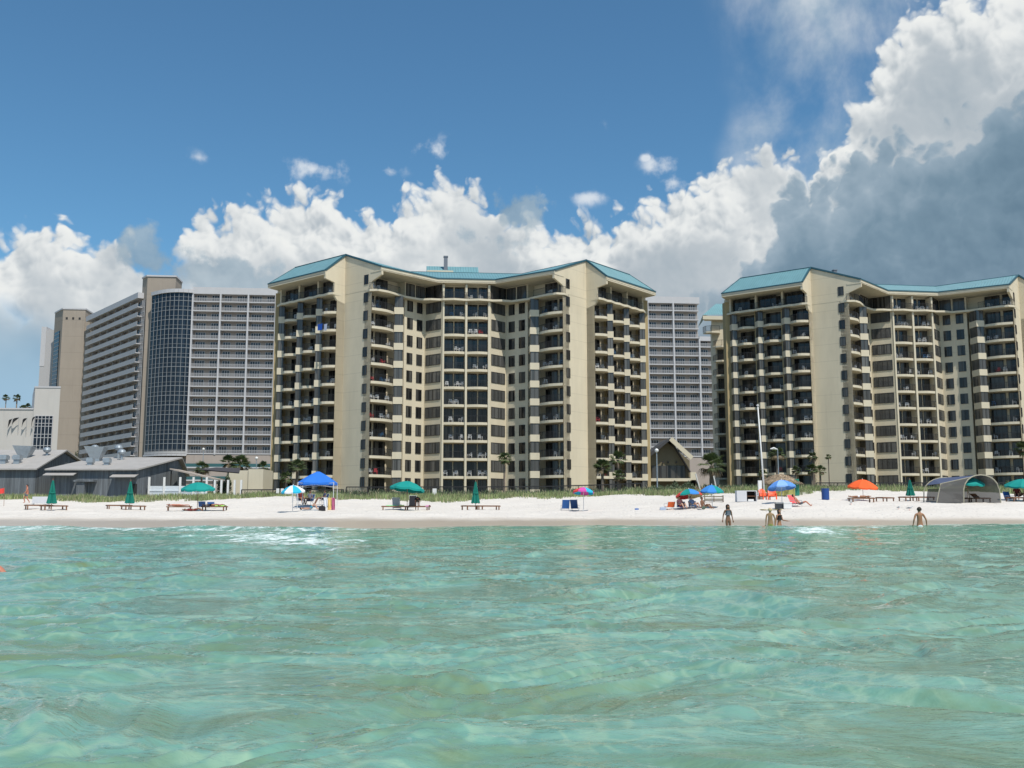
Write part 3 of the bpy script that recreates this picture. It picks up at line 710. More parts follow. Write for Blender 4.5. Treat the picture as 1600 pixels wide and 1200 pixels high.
# rear wing of the right tower seen past its left end
def rear_wing():
    rt=condoR; O=(69.1,166.4); c0,s0=math.cos(R(8)),math.sin(R(8))
    def Lc(X_,Y_): X_-=O[0]; Y_-=O[1]; return (X_*c0+Y_*s0,-X_*s0+Y_*c0)
    Y0=188.
    b=MB(); b.prism([Lc(39.3,Y0+1.5),Lc(50,Y0+1.5),Lc(50,Y0+12),Lc(40.5,Y0+12)],2.5,38.2); b.build('rear_wall',M_STUC,rt)
    e0=Lc(36.6,Y0-.5);e1=Lc(46,Y0+.5);r0=Lc(40.2,Y0+4.5);r1=Lc(47,Y0+5);k0=Lc(38,Y0+12)
    r=MB(); r.add([(*e0,38.1),(*e1,38.6),(*r1,41.4),(*r0,41.4),(*k0,38.1)],[(0,1,2,3),(0,3,4)]); r.build('rear_roof',M_TEAL,rt,recalc=False)
    f=MB(); f.prism([e0,e1,Lc(46,Y0+1.5),Lc(37.2,Y0+1.2)],37.3,38.0); f.build('rear_fascia',M_TRIM,rt)
    f=MB(); f.prism([Lc(38.6,Y0+.9),Lc(46,Y0+.9),Lc(46,Y0+1.6),Lc(38.6,Y0+1.6)],32.0,37.4); f.build('rear_panel',M_STUC,rt)
    wm=window_meshes(1.6,2.2,'rear_window',M_GLASS,1)
    for k in range(1,12):
        x0=36.9 if k==11 else 38.7
        fr=[Lc(x0,Y0+1.2),Lc(x0+.3,Y0-.1),Lc(x0+1.3,Y0-.7),Lc(x0+2.9,Y0-.3),Lc(x0+3.3,Y0+1.4)]
        sl=MB(); sl.prism(fr,-.32,0); o=sl.build('rear_balcony',M_TRIM,rt,loc=(0,0,4.2+FH*k)); railing(fr[:-1]).build('railing',M_RAIL,o)
        put_window('rear_window',wm,rt,Lc(39.4,Y0+1.45),Lc(41.4,Y0+1.45),.5,4.25+FH*k,.06)
rear_wing()
# ------------------------------------------------------------------ large white hotel behind
M_HWALL=stucco('hotel_beige_stucco',(.40,.34,.30))
M_HTOWER=stucco('hotel_tan_panel',(.36,.305,.25),5.8)
M_HWHITE=mat('hotel_white_concrete',(.52,.51,.52),.7,var=.04,vscale=.6)
M_HRAIL=mat('hotel_pale_rail_panel',(.44,.425,.42),.6,var=.08,vscale=3)
M_HGLASS=glass('hotel_dark_blue_glass',(.006,.010,.018),(.02,.03,.045),False,rough=.05,spec=.35)
M_HPANE=glass('hotel_door_glass',(.02,.025,.035),(.10,.11,.13),True)
M_TEALGL=mat('teal_glass_panel',(.05,.13,.14),.15)
hx,hy=-90.4,298.0; hr=5.3
hotel=thing('hotel_slab','long white hotel behind the cream towers, with curved dark glass corner','building',(hx,hy,0),R(hr))
FHH=2.9; hz=lambda k:19.5+FHH*k
BW=8.29; A0=-6.9
b=MB(); b.box(A0,A0+19*BW,1.6,18,3,69.0); b.box(A0+19*BW,A0+21.5*BW,1.6,18,3,57.0); b.build('wall',M_HWALL,hotel)
b=MB(); b.box(A0-.2,A0+19*BW+.3,-.3,18.3,68.2,70.3); b.build('parapet',M_HWHITE,hotel)
b=MB(); b.box(A0+19*BW,A0+21.5*BW,-.3,18.3,56.2,57.6); b.build('parapet',M_HWHITE,hotel)
slb=MB(); slb.box(0,BW,-.25,1.6,-.2,0); slbm=slb.mesh('balcony',M_HWHITE)
rl=MB(); rl.box(.12,BW-.12,-.17,-.12,1.0,1.08); rl.box(.12,BW-.12,-.16,-.13,.0,.12)
for i in range(int(BW/.16)): rl.box(.15+i*.16,.205+i*.16,-.165,-.125,.1,1.0)
rlm=rl.mesh('railing',M_HRAIL)
def doorset(n,w=.72,h=2.15):
    f=MB(); W_=n*w
    for i in range(n+1): f.box(i*w-.08,i*w+.08,-.08,.0,0,h)
    f.box(-.045,W_+.045,-.06,0,h,h+.12); f.box(-.045,W_+.045,-.06,0,-.03,.08)
    p=MB(); p.box(.02,W_-.02,-.03,-.005,.05,h)
    return f.mesh('french_window' if n==4 else 'glass_door',M_HWHITE),p.mesh('pane',M_HPANE)
D4=doorset(4); D2=doorset(3)
lamp_h=MB(); lamp_h.box(-.1,.1,-.25,0,0,.2); 
for j in list(range(0,4))+list(range(15,22)):
    top=17 if j<19 else 13
    x0=A0+j*BW
    if j<21 or True:
        b=MB(); b.box(x0-.23,x0+.23,-.34,1.6,hz(0)-.3,hz(top)-.4); b.build('fin_wall',M_HWHITE,hotel)
    if j>=21: continue
    for k in range(top):
        o=obj('balcony',slbm,hotel,(x0,0,hz(k))); obj('railing',rlm,o,(0,0,0))
        flip=(j%2==0)
        if flip:
            a=obj('french_window',D4[0],hotel,(x0+.9,1.6,hz(k)+.02)); obj('pane',D4[1],a)
            a=obj('glass_door',D2[0],hotel,(x0+5.4,1.6,hz(k)+.02)); obj('pane',D2[1],a)
        else:
            a=obj('glass_door',D2[0],hotel,(x0+.9,1.6,hz(k)+.02)); obj('pane',D2[1],a)
            a=obj('french_window',D4[0],hotel,(x0+4.7,1.6,hz(k)+.02)); obj('pane',D4[1],a)
b=MB(); b.box(A0,A0+19*BW,-.25,1.6,hz(17)-.3,hz(17)-.02); b.build('roof_slab',M_HWHITE,hotel)
# podium storeys under the balconies
for k,(z0,z1) in enumerate([(11.3,11.7),(15.1,15.5)]):
    b=MB(); b.box(A0-12,A0+4.2*BW,-.6,1.6,z0,z1); b.build('podium_band',M_HWHITE,hotel)
    b=MB(); b.box(A0-11.5,A0+4.2*BW,-.45,-.40,z1,z1+1.0); b.build('podium_rail',M_TEALGL if k else M_TEALGL,hotel)
sw=window_meshes(.8,1.6,'podium_window',M_HPANE,1)
for x in(8.0,14.4,18.5,26,31.5): 
    for z in(12.6,16.6): 
        if (x*7+z)%3>.6: put_window('podium_window',sw,hotel,(x-1,-.1),(x+1,-.1),.5,z,.04)
pw=window_meshes(4.6,2.9,'podium_glazing',M_HGLASS,3)
for x in(-11.6,-5.6): 
    for z in(11.8,15.6): put_window('podium_glazing',pw,hotel,(A0+x,1.2),(A0+x+4,1.2),.3,z,.02)
# curved glass corner
arc=[]
for i in range(11):
    t=i/10; x=A0+.1-13.6*t; y=-.1+5.6*t*t*.95-1.5*math.sin(math.pi*t)*.9; arc.append((x,y))
g=MB(); pl=arc+[(arc[-1][0],9),(arc[0][0],9)]; g.prism(pl,19.0,68.4); cg=g.build('curved_glazing',M_HGLASS,hotel)
ml=MB()
for x,y in arc: ml.box(x-.06,x+.06,y-.18,y+.05,19.0,68.4)
for k in range(0,17):
    for dz_,h in((0,.15),(1.15,.08)):
        for p,q in zip(arc[:-1],arc[1:]): ml.beam((p[0],p[1]-.06,hz(k)+dz_),(q[0],q[1]-.06,hz(k)+dz_),.12,h)
ml.build('mullion_grid',mat('grey_mullion',(.26,.27,.28),.5),cg)
b=MB()
for p,q in zip(arc[:-1],arc[1:]): b.beam((p[0],p[1]-.2,68.9),(q[0],q[1]-.2,68.9),.7,1.1); b.beam((p[0],p[1]-.3,19.0),(q[0],q[1]-.3,19.0),.8,.5)
b.build('glazing_cornice',M_HWHITE,hotel)
rb2=MB()
for p,q in zip(arc[:-1],arc[1:]): rb2.beam((p[0],p[1]-.55,20.2),(q[0],q[1]-.55,20.2),.06,.1); rb2.beam((p[0],p[1]-.55,19.7),(q[0],q[1]-.55,19.7),.04,.7)
rb2.build('terrace_rail',M_HRAIL,hotel)
b=MB(); b.prism([(A0-13.3,5.4),(A0,1.5),(A0,9),(A0-13,12)],3,19.0); b.build('podium_wall',M_HWALL,hotel)
b=MB(); b.box(A0,A0+21.5*BW,-.1,1.55,3,19.15); b.build('podium_wall',M_HWALL,hotel)
# ---- stair tower and the wing that runs back to the left
t1=thing('stair_tower','tan stair tower between the curved dark glass and the receding wing','building',(-113.9,304.0,0),R(5.3))
dw=(-.646,.763)
cs,sn=math.cos(R(-5.3)),math.sin(R(-5.3)); dl=(dw[0]*cs-dw[1]*sn,dw[0]*sn+dw[1]*cs)
def along(s,off=0): return (dl[0]*s+dl[1]*-off*-1*0-(-dl[1])*0, dl[1]*s)
b=MB(); b.prism([(0,0),(8.6,0),(8.6,8),(dl[0]*4.2+6,dl[1]*4.2+6),(dl[0]*4.2,dl[1]*4.2)],3,75.2); b.build('wall',M_HTOWER,t1)
def normal_out(d):   # outward normal of the receding side (towards the viewer's left)
    n_=(-d[1],d[0]); 
    return n_ if n_[0]<0 and n_[1]<0 or n_[1]<0 else (d[1],-d[0])
no=normal_out(dl)
b=MB(); p=(dl[0]*.5,dl[1]*.5); q=(dl[0]*3.7,dl[1]*3.7)
b.prism([p,q,(q[0]+no[0]*.25,q[1]+no[1]*.25),(p[0]+no[0]*.25,p[1]+no[1]*.25)],12,68); g=b.build('side_glazing',M_HGLASS,t1)
m_=MB()
for k in range(38): 
    z=12+k*1.45; m_.beam((p[0]+no[0]*.3,p[1]+no[1]*.3,z),(q[0]+no[0]*.3,q[1]+no[1]*.3,z),.08,.16)
for s in(.5,1.57,2.63,3.7): m_.beam((dl[0]*s+no[0]*.3,dl[1]*s+no[1]*.3,12),(dl[0]*s+no[0]*.3,dl[1]*s+no[1]*.3,68),.14,.14)
m_.build('mullion_grid',M_HRAIL,g)
b=MB(); b.prism([(-.25,-.25),(8.85,-.25),(8.85,8.2),(dl[0]*4.2+6,dl[1]*4.2+6.2),(dl[0]*4.2-.3,dl[1]*4.2)],75.2,75.7); b.build('coping',M_HWHITE,t1)
wing=thing('hotel_wing','white hotel wing of stacked balcony bands receding leftwards between two tan towers','building',(-116.7,304.9,0),math.atan2(dw[1],dw[0])+math.pi)
# local x runs from the far end to the near end ; wall faces -y
LW=50.0
b=MB(); b.box(-LW,0,1.7,14,3,69.2); b.build('wall',M_HWALL,wing)
b=MB(); b.box(-LW-.5,0,-.3,14,68.6,70.4); b.build('parapet',M_HWHITE,wing)
wp=MB(); wp.box(-LW,0,-.2,1.7,-.28,0); wpm=wp.mesh('balcony_floor',M_HWHITE)
wr=MB(); wr.box(-LW+.1,-.1,-.17,-.09,0.05,1.12); wrm=wr.mesh('balcony_parapet',M_HRAIL)
wd=MB(); wd.box(0,1.2,-.04,.0,0,2.1); wdm=wd.mesh('dark_doorway',M_HPANE)
for k in range(-2,17):
    o=obj('balcony_floor',wpm,wing,(0,0,hz(k))); obj('balcony_parapet',wrm,o)
    if k<0: continue
rw=random.Random(4)
cnt=0
for i in range(7):
    for k in range(3,17):
        if cnt<98: obj('doorway',wdm,wing,(-LW+3.5+i*7.0,1.68,hz(k)+.02)); cnt+=1
b=MB()
for i in range(1,7): b.box(-LW+i*7.0,-LW+i*7.0+.22,-.1,1.7,15,68.6)
for i in range(1,7):
    pass
# keep the dividers separate
b=MB(); b.box(-.11,.11,.2,1.7,15,68.6); dm=b.mesh('divider',M_HWALL)
for i in range(1,7): obj('divider',dm,wing,(-LW+i*7.0,0,0))
t2=thing('stair_tower','tan stair tower at the far left end of the hotel wing','building',(-158.5,345.0,0),R(5.3))
b=MB(); b.prism([(0,0),(7.6,0),(7.6,9),(dl[0]*9.7+6,dl[1]*9.7+5),(dl[0]*9.7,dl[1]*9.7)],3,73.4); b.box(7.6,9.2,.2,8,3,70.5); b.build('wall',M_HTOWER,t2)
b=MB(); p=(dl[0]*2.2,dl[1]*2.2); q=(dl[0]*8,dl[1]*8); b.prism([p,q,(q[0]+no[0]*.25,q[1]+no[1]*.25),(p[0]+no[0]*.25,p[1]+no[1]*.25)],20,66); g=b.build('side_glazing',M_HGLASS,t2)
m_=MB()
for k in range(32): z=20+k*1.45; m_.beam((p[0]+no[0]*.3,p[1]+no[1]*.3,z),(q[0]+no[0]*.3,q[1]+no[1]*.3,z),.08,.16)
m_.build('mullion_grid',M_HRAIL,g)
sw_=MB()
for i in range(3): 
    b=MB(); b.box(1.0+i*2.2,1.7+i*2.2,-.05,.02,69.8,70.6); b.build('small_vent',M_FRAME,t2)
b=MB(); b.prism([(-.2,-.2),(7.8,-.2),(7.8,9.2),(dl[0]*9.7+6,dl[1]*9.7+5.2),(dl[0]*9.7-.2,dl[1]*9.7)],73.4,73.9); b.build('coping',M_HWHITE,t2)
fs=thing('far_hotel_end','pale slab end wall just left of the leftmost tan stair tower','building',(-168.5,358,0),R(5.3))
b=MB(); b.box(-3.2,2.2,0,10,3,68.5); b.build('wall',M_HRAIL,fs); b=MB(); b.box(-3.3,-1.6,-.1,10,55,69.6); b.build('end_panel',M_HWHITE,fs)
# ------------------------------------------------------------------ cream hall at the far left with flags and window grid
hall=thing('entertainment_hall','pale windowless hall at far left with square window grid and four black flags','building',(-92,200,0),R(3))
M_HALL=stucco('hall_pale_stucco',(.54,.51,.475))
b=MB(); b.prism([(-45,0),(-4.45,0),(-16.5,25),(-45,25)],3,22.2); b.build('wall',M_HALL,hall)
b=MB(); b.prism([(-4.4,-.25),(.6,-.25),(-5.5,12),(-10,12)],3,26.6); b.build('corner_tower',M_HALL,hall)
b=MB(); b.prism([(-4.5,-.35),(.7,-.35),(-5.4,12.1),(-10,12.1)],26.6,26.9); b.build('coping',M_HWHITE,hall); b=MB(); b.prism([(-45.1,-.15),(-4.5,-.15),(-16.5,25),(-45.1,25)],22.2,22.5); b.build('coping',M_HWHITE,hall)
b=MB(); b.box(-4.1,-.5,-.33,-.22,13.2,20.9); g=b.build('window_grid',M_HGLASS,hall)
m_=MB()
for i in range(6): m_.box(-4.1+i*.72-.05,-4.1+i*.72+.05,-.42,-.3,13.2,20.9)
for z in(13.2,14.2,14.9,16.5,17.2,18.8,19.4,20.3,20.9): m_.box(-4.1,-.5,-.41,-.3,z-.045,z+.045)
m_.build('glazing_bars',M_HWHITE,g)
M_FLAG=mat('black_flag_cloth',(.015,.015,.018),.8)
for i,(u,v,w,h) in enumerate([(14,686,.55,1.3),(24.5,684,1.1,.9),(37,685,.8,1.2),(50,683,.6,1.4)]):
    x,y,z=at(u,v,199.0)
    f=thing('flagpole','black flag on a slanting wall pole, %s of four on the pale hall'%['leftmost','second from left','third from left','rightmost'][i],'flag',(x,y,z),0,'black flags on the pale hall')
    b=MB(); b.tube([(0,.8,0),(.55,-.3,4.2)],.05,6); b.build('pole',M_HWHITE,f)
    b=MB(); n_=6
    vs=[];fc=[]
    for a in range(n_+1):
        t=a/n_; s_=.42-.0
        for c in(0,1): vs.append((.5-w*t-.12*c, -.35+.15*math.sin(5*t+i), 4.05-(1.3*t+.25)*c*h/1.2-.35*t*t))
    for a in range(n_): fc.append((2*a,2*a+1,2*a+3,2*a+2))
    b.add(vs,fc); fo=b.build('cloth',M_FLAG,f); md=fo.modifiers.new('s','SOLIDIFY'); md.thickness=.02
# ------------------------------------------------------------------ grey board sheds with metal roofs
M_BOARD=bpy.data.materials.new('grey_blue_boards'); M_BOARD.use_nodes=True; n=NT(M_BOARD.node_tree); p_=M_BOARD.node_tree.nodes['Principled BSDF']
oc=n.new('ShaderNodeTexCoord').outputs['Object']; x_,y_,z_=n.sep(oc); q_=n.m('ADD',x_,y_)
cell=n.noise(n.comb(n.m('FLOOR',n.m('MULTIPLY',q_,5)),0,0),3.3,0); gr=n.mr(n.m('ABSOLUTE',n.m('SUBTRACT',n.m('FRACT',n.m('MULTIPLY',q_,5)),.5)),.42,.5,1,.5)
vv=n.m('MULTIPLY',n.m('MULTIPLY',n.mr(cell,.3,.7,.75,1.2),gr),n.mr(n.noise(n.vm('MULTIPLY',oc,(2,2,.3)),1.2,4,.6),.3,.7,.8,1.15))
n.put(p_.inputs['Base Color'],n.vm('SCALE',(.145,.16,.175),scale=vv)); p_.inputs['Roughness'].default_value=.85
M_SHROOF=mat('weathered_grey_roofing',(.36,.34,.32),.75,var=.1,vscale=.8,bump=.3,bscale=6)
M_GALV=mat('galvanised_steel',(.34,.38,.41),.45,metal=.4,var=.12,vscale=3)
def shed(label,x0,x1,y0,yr,ze,zr,xr0,xr1,zb=2.3):
    s=thing('beach_shed',label,'building',(x0,y0,0),R(0))
    b=MB(); L=x1-x0
    b.prism([(0,0),(L,0),(L+(xr1-x1),yr-y0),(L,2*(yr-y0)),(0,2*(yr-y0))],zb,ze-.05)
    b.add([(L,0,ze-.05),(L+(xr1-x1),yr-y0,ze-.05),(L,2*(yr-y0),ze-.05),(L+(xr1-x1),yr-y0,zr-.2)],[(0,1,3),(1,2,3)]); b.build('board_wall',M_BOARD,s)
    r=MB(); o=.5; t=.16
    e0=(-o,-o,ze-.12); e1=(L+o*.6,-o,ze-.12); r0=(xr0-x0,yr-y0,zr); r1=(L+(xr1-x1)+o,yr-y0,zr); k0=(-o,2*(yr-y0)+o,ze-.12); k1=(L+o*.6,2*(yr-y0)+o,ze-.12)
    for quad in((e0,e1,r1,r0),(r0,r1,k1,k0)):
        r.add([*quad]+[(a[0],a[1],a[2]+t) for a in quad],[(0,3,2,1),(4,5,6,7),(0,1,5,4),(1,2,6,5),(2,3,7,6),(3,0,4,7)])
    r.build('roof',M_SHROOF,s)
    return s
sh1=shed('grey board shed with pale roof and tall metal hoods, at the left edge',-72,-55.8,117,126,6.3,9.0,-72,-56.8)
sh2=shed('longer grey board shed with pale roof beside the white fence',-51.5,-41.9,111.5,120,6.0,7.7,-50.0,-40.2)
def awning(s,x0,x1,z,d=1.1):
    b=MB(); b.add([(x0,0,z+.35),(x1,0,z+.35),(x1,-d,z),(x0,-d,z),(x0,0,z+.28),(x1,0,z+.28),(x1,-d,z-.07),(x0,-d,z-.07)],[(0,1,2,3),(4,7,6,5),(0,3,7,4),(1,5,6,2),(2,6,7,3)]); b.build('awning',M_SHROOF,s)
awning(sh2,-.4,3.0,5.35); awning(sh2,7.0,9.8,5.15); awning(sh1,-.2,4.5,5.3)
b=MB(); b.box(3.3,4.2,-.9,-.05,2.3,4.6); b.box(3.0,5.2,-1.1,0,4.6,4.8); b.build('porch',M_BOARD,sh2)
b=MB(); b.box(9.2,9.7,-.06,0,2.4,4.4); b.build('door',mat('dark_opening',(.02,.02,.02),.9),sh2)
def vent(s,x,y,z,kind,w=.8):
    """roof vents: hooded box, flared hood, spinning ball"""
    b=MB()
    if kind=='box':
        b.box(x-w*.36,x+w*.36,y-w*.36,y+w*.36,z-.8,z+.45); b.box(x-w*.5,x+w*.5,y-w*.5,y+w*.5,z+.45,z+.9); b.box(x-w*.42,x+w*.42,y-w*.42,y+w*.42,z+.9,z+1.0); nm='roof_vent'
    elif kind=='flare':
        b.prism([(x-.5,y-.4),(x+.5,y-.4),(x+.5,y+.5),(x-.5,y+.5)],z-.8,z+.2)
        lo_=[(x-.5,y-.4),(x+.5,y-.4),(x+.5,y+.5),(x-.5,y+.5)]; hi_=[(x-1.25,y-.7),(x+1.15,y-.7),(x+1.15,y+.6),(x-1.25,y+.6)]
        b.add([(*c,z+.2) for c in lo_]+[(*c,z+1.6+(.1 if i in(0,3) else 0)) for i,c in enumerate(hi_)],[(0,1,5,4),(1,2,6,5),(2,3,7,6),(3,0,4,7),(4,5,6,7)]); nm='extractor_hood'
    else:
        b.tube([(x,y,z-.8),(x,y,z+.5)],.16,8); b.lathe([(.1,.5),(.38,.62),(.48,.85),(.40,1.1),(.15,1.22)],14,c=(x,y,z)); nm='turbine_vent'
    return b.build(nm,M_GALV,s,smooth=False)
def roofz(s,u,v,y):
    X_,Y_,Z_=at(u,v,y); return (X_-s.location.x,Y_-s.location.y,Z_)
for s,u,v,y,k,w in[(sh1,6,724,119,'box',.9),(sh1,27,724,119,'box',.9),(sh1,38,718,122,'flare',1),(sh1,73,714,123,'ball',1),(sh2,141,729,114,'box',.75),(sh2,150,720,117,'flare',1),(sh2,167,729,114,'box',.75),(sh2,148,711,119.5,'ball',1),(sh2,185,711,119,'ball',1),(sh2,190,718,118,'ball',.8)]:
    vent(s,*roofz(s,u,v,y),k,w)
# white picket enclosure and canopy roof beside the sheds
wf=thing('white_fence','white board enclosure with tall posts beside the grey sheds','fence',(-41.0,113,2.3))
b=MB(); b.box(0,6.6,0,.08,0,1.9); b.box(0,6.6,-.06,0,1.3,1.42); b.build('board_panel',mat('white_boards',(.62,.66,.70),.6,var=.06,vscale=4),wf)
pb=MB(); pb.box(-.1,.1,-.12,.1,0,2.9); pbm=pb.mesh('post',M_WHITE)
for x in(0,1.7,3.5,5.0,6.5): obj('post',pbm,wf,(x,0,0))
pw_=MB()
for i in range(5): obj('post',pbm,wf,(7.3+i*.75,.4,-.3))
cp=thing('canopy_roof','low dark lean-to canopy with pale sloping edge behind the white fence','canopy',(-41,116,2.3))
b=MB(); b.add([(1.2,0,3.9),(6.6,-.5,2.7),(6.6,3.5,2.7),(1.2,4,3.9),(1.2,0,4.05),(6.6,-.5,2.85),(6.6,3.5,2.85),(1.2,4,4.05)],[(0,1,2,3),(4,7,6,5),(0,4,5,1),(1,5,6,2),(2,6,7,3),(3,7,4,0)]); b.build('sheet',mat('faded_tarpaulin',(.40,.34,.29),.8),cp)
b=MB(); 
pm_=MB(); pm_.box(-.06,.06,-.06,.06,0,3.8); o=pm_.build('post',M_FRAME,cp,loc=(1.3,.3,0)); obj('post',o.data,cp,(6.4,-.2,-1.1))
b=MB(); b.add([(3.4,4,4.1),(8.2,4,3.7),(7.5,7,4.4),(4.5,7,4.5)],[(0,1,2,3)]); b.add([(3.4,4,4.0),(8.2,4,3.6),(7.5,7,4.3),(4.5,7,4.4)],[(3,2,1,0)]); b.build('rear_sheet',mat('dark_shade_cloth',(.05,.045,.05),.9),cp)
# tan plant enclosure
pe=thing('plant_enclosure','tan stucco box enclosure behind two palms, left of the centre tower','building',(0,0,0))
x0,y0,z0=at(357,757,128); x1,_,z1=at(412,735,128); b=MB(); b.box(x0,x0+2.5,y0,y0+5,2.5,z1); b.box(x0+2.55,x1,y0-.2,y0+5,2.5,z1+.15); b.build('wall',M_TRIM,pe)
# gable-ended pavilion with steep roof between the towers
pv=thing('pavilion','olive gable-fronted pavilion with steep pale rake board between the two cream towers','building',(0,0,0))
PY=168.
def PP(u,v,y=PY): return at(u,v,y)
M_OLIVE=mat('olive_siding',(.16,.135,.085),.8,var=.1,vscale=.6); M_SHING=mat('dark_shingles',(.055,.055,.06),.85,var=.15,vscale=3)
ap=PP(1047,686); el_=PP(1008,718); er=PP(1080,717); 
b=MB(); g0=PP(1020,757)
b.add([(el_[0],PY+1.6,3),(er[0],PY+1.6,3),(er[0],PY+1.6,er[2]-.2),(ap[0]-.3,PY+1.6,ap[2]-.4),(el_[0],PY+1.6,el_[2]-.2),(el_[0],PY+14,3),(er[0],PY+14,3),(er[0],PY+14,er[2]-.2),(ap[0]-.3,PY+14,ap[2]-.4),(el_[0],PY+14,el_[2]-.2)],[(0,1,2,3,4),(5,9,8,7,6),(0,5,6,1),(1,6,7,2),(4,9,5,0)]); b.build('gable_wall',M_OLIVE,pv)
r=MB()
for e,sx in((el_,-1),(er,1)):
    a0=(ap[0],PY,ap[2]); e0=(e[0]+sx*.3,PY,e[2]); 
    if sx>0: e0=(at(1103,757,PY)[0],PY+1,4.2); mid_=(er[0],PY,er[2])
    q=[a0,e0,(e0[0],PY+14,e0[2]),(a0[0],PY+14,a0[2])]
    r.add(q+[(t[0],t[1],t[2]+.25) for t in q],[(0,1,2,3),(4,7,6,5),(0,4,5,1),(1,5,6,2),(2,6,7,3),(3,7,4,0)])
r.build('roof',M_SHING,pv)
b=MB(); b.beam((ap[0]+.05,PY-.15,ap[2]+.05),(er[0]+.1,PY-.15,er[2]+.1),.3,.75); b.build('rake_board',M_TRIM,pv)
b=MB(); b.beam((ap[0]-.05,PY-.12,ap[2]),(el_[0],PY-.12,el_[2]),.25,.35); b.build('rake_board',M_SHING,pv)
l=PP(1021,727); rr_=PP(1073,747); b=MB(); b.box(l[0],rr_[0],PY+1.5,PY+1.58,rr_[2],l[2]); g=b.build('window_band',M_GLASS,pv)
m_=MB(); 
for u in(1021,1034,1044,1060,1073): x=PP(u,740)[0]; m_.box(x-.06,x+.06,PY+1.4,PY+1.5,rr_[2],l[2])
m_.build('window_bars',M_FRAME,g)
b=MB(); t=PP(1010,747.5); q=PP(1079,752); b.box(t[0],q[0],PY-.6,PY+1.4,q[2],t[2]); b.build('deck_beam',M_TRIM,pv)
b=MB(); t=PP(1078,738); q=PP(1087,750); b.box(t[0],q[0],PY-.5,PY+1.2,q[2],t[2]); b.build('end_block',M_TRIM,pv)
dl_=MB(); dl_.box(-.12,.12,-.2,0,0,.3)
for u in(1038,1046,1059,1071): x,y,z=PP(u,723); o=dl_.build('wall_lamp',M_FRAME,pv,loc=(x,PY+1.5,z))
# ------------------------------------------------------------------ dune grass (nobody could count it)
def leafmat(name,c,rough=.6,rand=.25,trans=.25):
    m=bpy.data.materials.new(name); m.use_nodes=True; n=NT(m.node_tree); p=m.node_tree.nodes['Principled BSDF']
    geo=n.new('ShaderNodeNewGeometry'); v=n.mr(geo.outputs['Random Per Island'],0,1,1-rand,1+rand*1.3,False)
    w=n.noise(geo.outputs['Position'],.5,3,.6); v=n.m('MULTIPLY',v,n.mr(w,.3,.7,.75,1.25))
    col=n.vm('SCALE',tuple(c),scale=v); n.put(p.inputs['Base Color'],col); p.inputs['Roughness'].default_value=rough
    t=n.new('ShaderNodeBsdfTranslucent'); n.put(t.inputs[0],col); mx=n.new('ShaderNodeMixShader'); mx.inputs[0].default_value=trans
    m.node_tree.links.new(p.outputs[0],mx.inputs[1]); m.node_tree.links.new(t.outputs[0],mx.inputs[2])
    m.node_tree.links.new(mx.outputs[0],m.node_tree.nodes['Material Output'].inputs[0]); return m
M_GRASS=leafmat('sea_oat_grass',(.235,.285,.12),rand=.4); M_GRASSD=leafmat('dry_sea_oats',(.42,.37,.23),rand=.3)
M_PALM=leafmat('palm_leaf',(.075,.105,.035)); M_DEADP=leafmat('dead_palm_leaf',(.20,.15,.085)); M_BUSH=leafmat('grey_green_shrub_leaf',(.10,.135,.07),rand=.35)
def blades(name,pts,hts,mi,mats,rgen,wd=.05,lean=.35):
    n_=len(pts); th=rgen.uniform(0,2*math.pi,n_); ln=rgen.uniform(.05,lean,n_)*hts; ax=rgen.uniform(0,2*math.pi,n_)
    wv=np.stack([np.cos(ax),np.sin(ax),0*ax],1)*wd*.5; L=np.stack([np.cos(th)*ln,np.sin(th)*ln,0*ln],1)
    up=np.zeros((n_,3)); up[:,2]=hts
    v=np.stack([pts-wv,pts+wv,pts+L*.35+up*.6+wv*.7,pts+L*.35+up*.6-wv*.7,pts+L+up*.98],1).reshape(-1,3)
    me=bpy.data.meshes.new(name); me.vertices.add(len(v)); me.vertices.foreach_set('co',v.astype(np.float32).ravel())
    b_=np.arange(n_)*5; li=np.stack([b_,b_+1,b_+2,b_+3,b_+3,b_+2,b_+4],1).astype(np.int32).ravel()
    me.loops.add(len(li)); me.loops.foreach_set('vertex_index',li); me.polygons.add(2*n_)
    st=np.stack([np.arange(n_)*7,np.arange(n_)*7+4],1).ravel().astype(np.int32); me.polygons.foreach_set('loop_start',st)
    me.polygons.foreach_set('material_index',np.repeat(mi,2).astype(np.int32))
    for m in mats: me.materials.append(m)
    me.update(calc_edges=True); me.validate(); return me
rg=np.random.default_rng(12)
N=150000
gx=rg.uniform(-68,80,N); gy=rg.uniform(94,109,N)
edge0=98.2+1.6*np.sin(gx*.21)+1.1*np.sin(gx*.57+2)+.8*np.sin(gx*1.3)+rg.normal(0,.6,N)
clump=fbm(gx,gy,2.2,2,61); keep=(gy>edge0-1.2*np.clip(clump,-1,1))&(rg.uniform(0,1,N)<np.clip(.75+.5*clump,.25,1))
gx,gy=gx[keep],gy[keep]; pts=np.stack([gx,gy,T(gx,gy)-.03],1); ht=rg.uniform(.22,.60,len(gx))*(1+.35*np.clip(fbm(gx,gy,5,2,71),-1,1))
tag(obj('dune_grass',blades('dune_grass',pts,ht,(rg.uniform(0,1,len(gx))<.16).astype(int),[M_GRASS,M_GRASSD],rg,.06)),kind='stuff')
N=26000
gx=rg.uniform(-50,90,N); gy=rg.uniform(110.5,138,N); pts=np.stack([gx,gy,T(gx,gy)-.03],1)
tag(obj('scrub',blades('scrub',pts,rg.uniform(.2,.55,N)*(1+.7*np.clip(fbm(gx,gy,4,2,5),-1,1)),(rg.uniform(0,1,N)<.15).astype(int),[M_BUSH,M_GRASSD],rg,.16,.5)),kind='stuff')
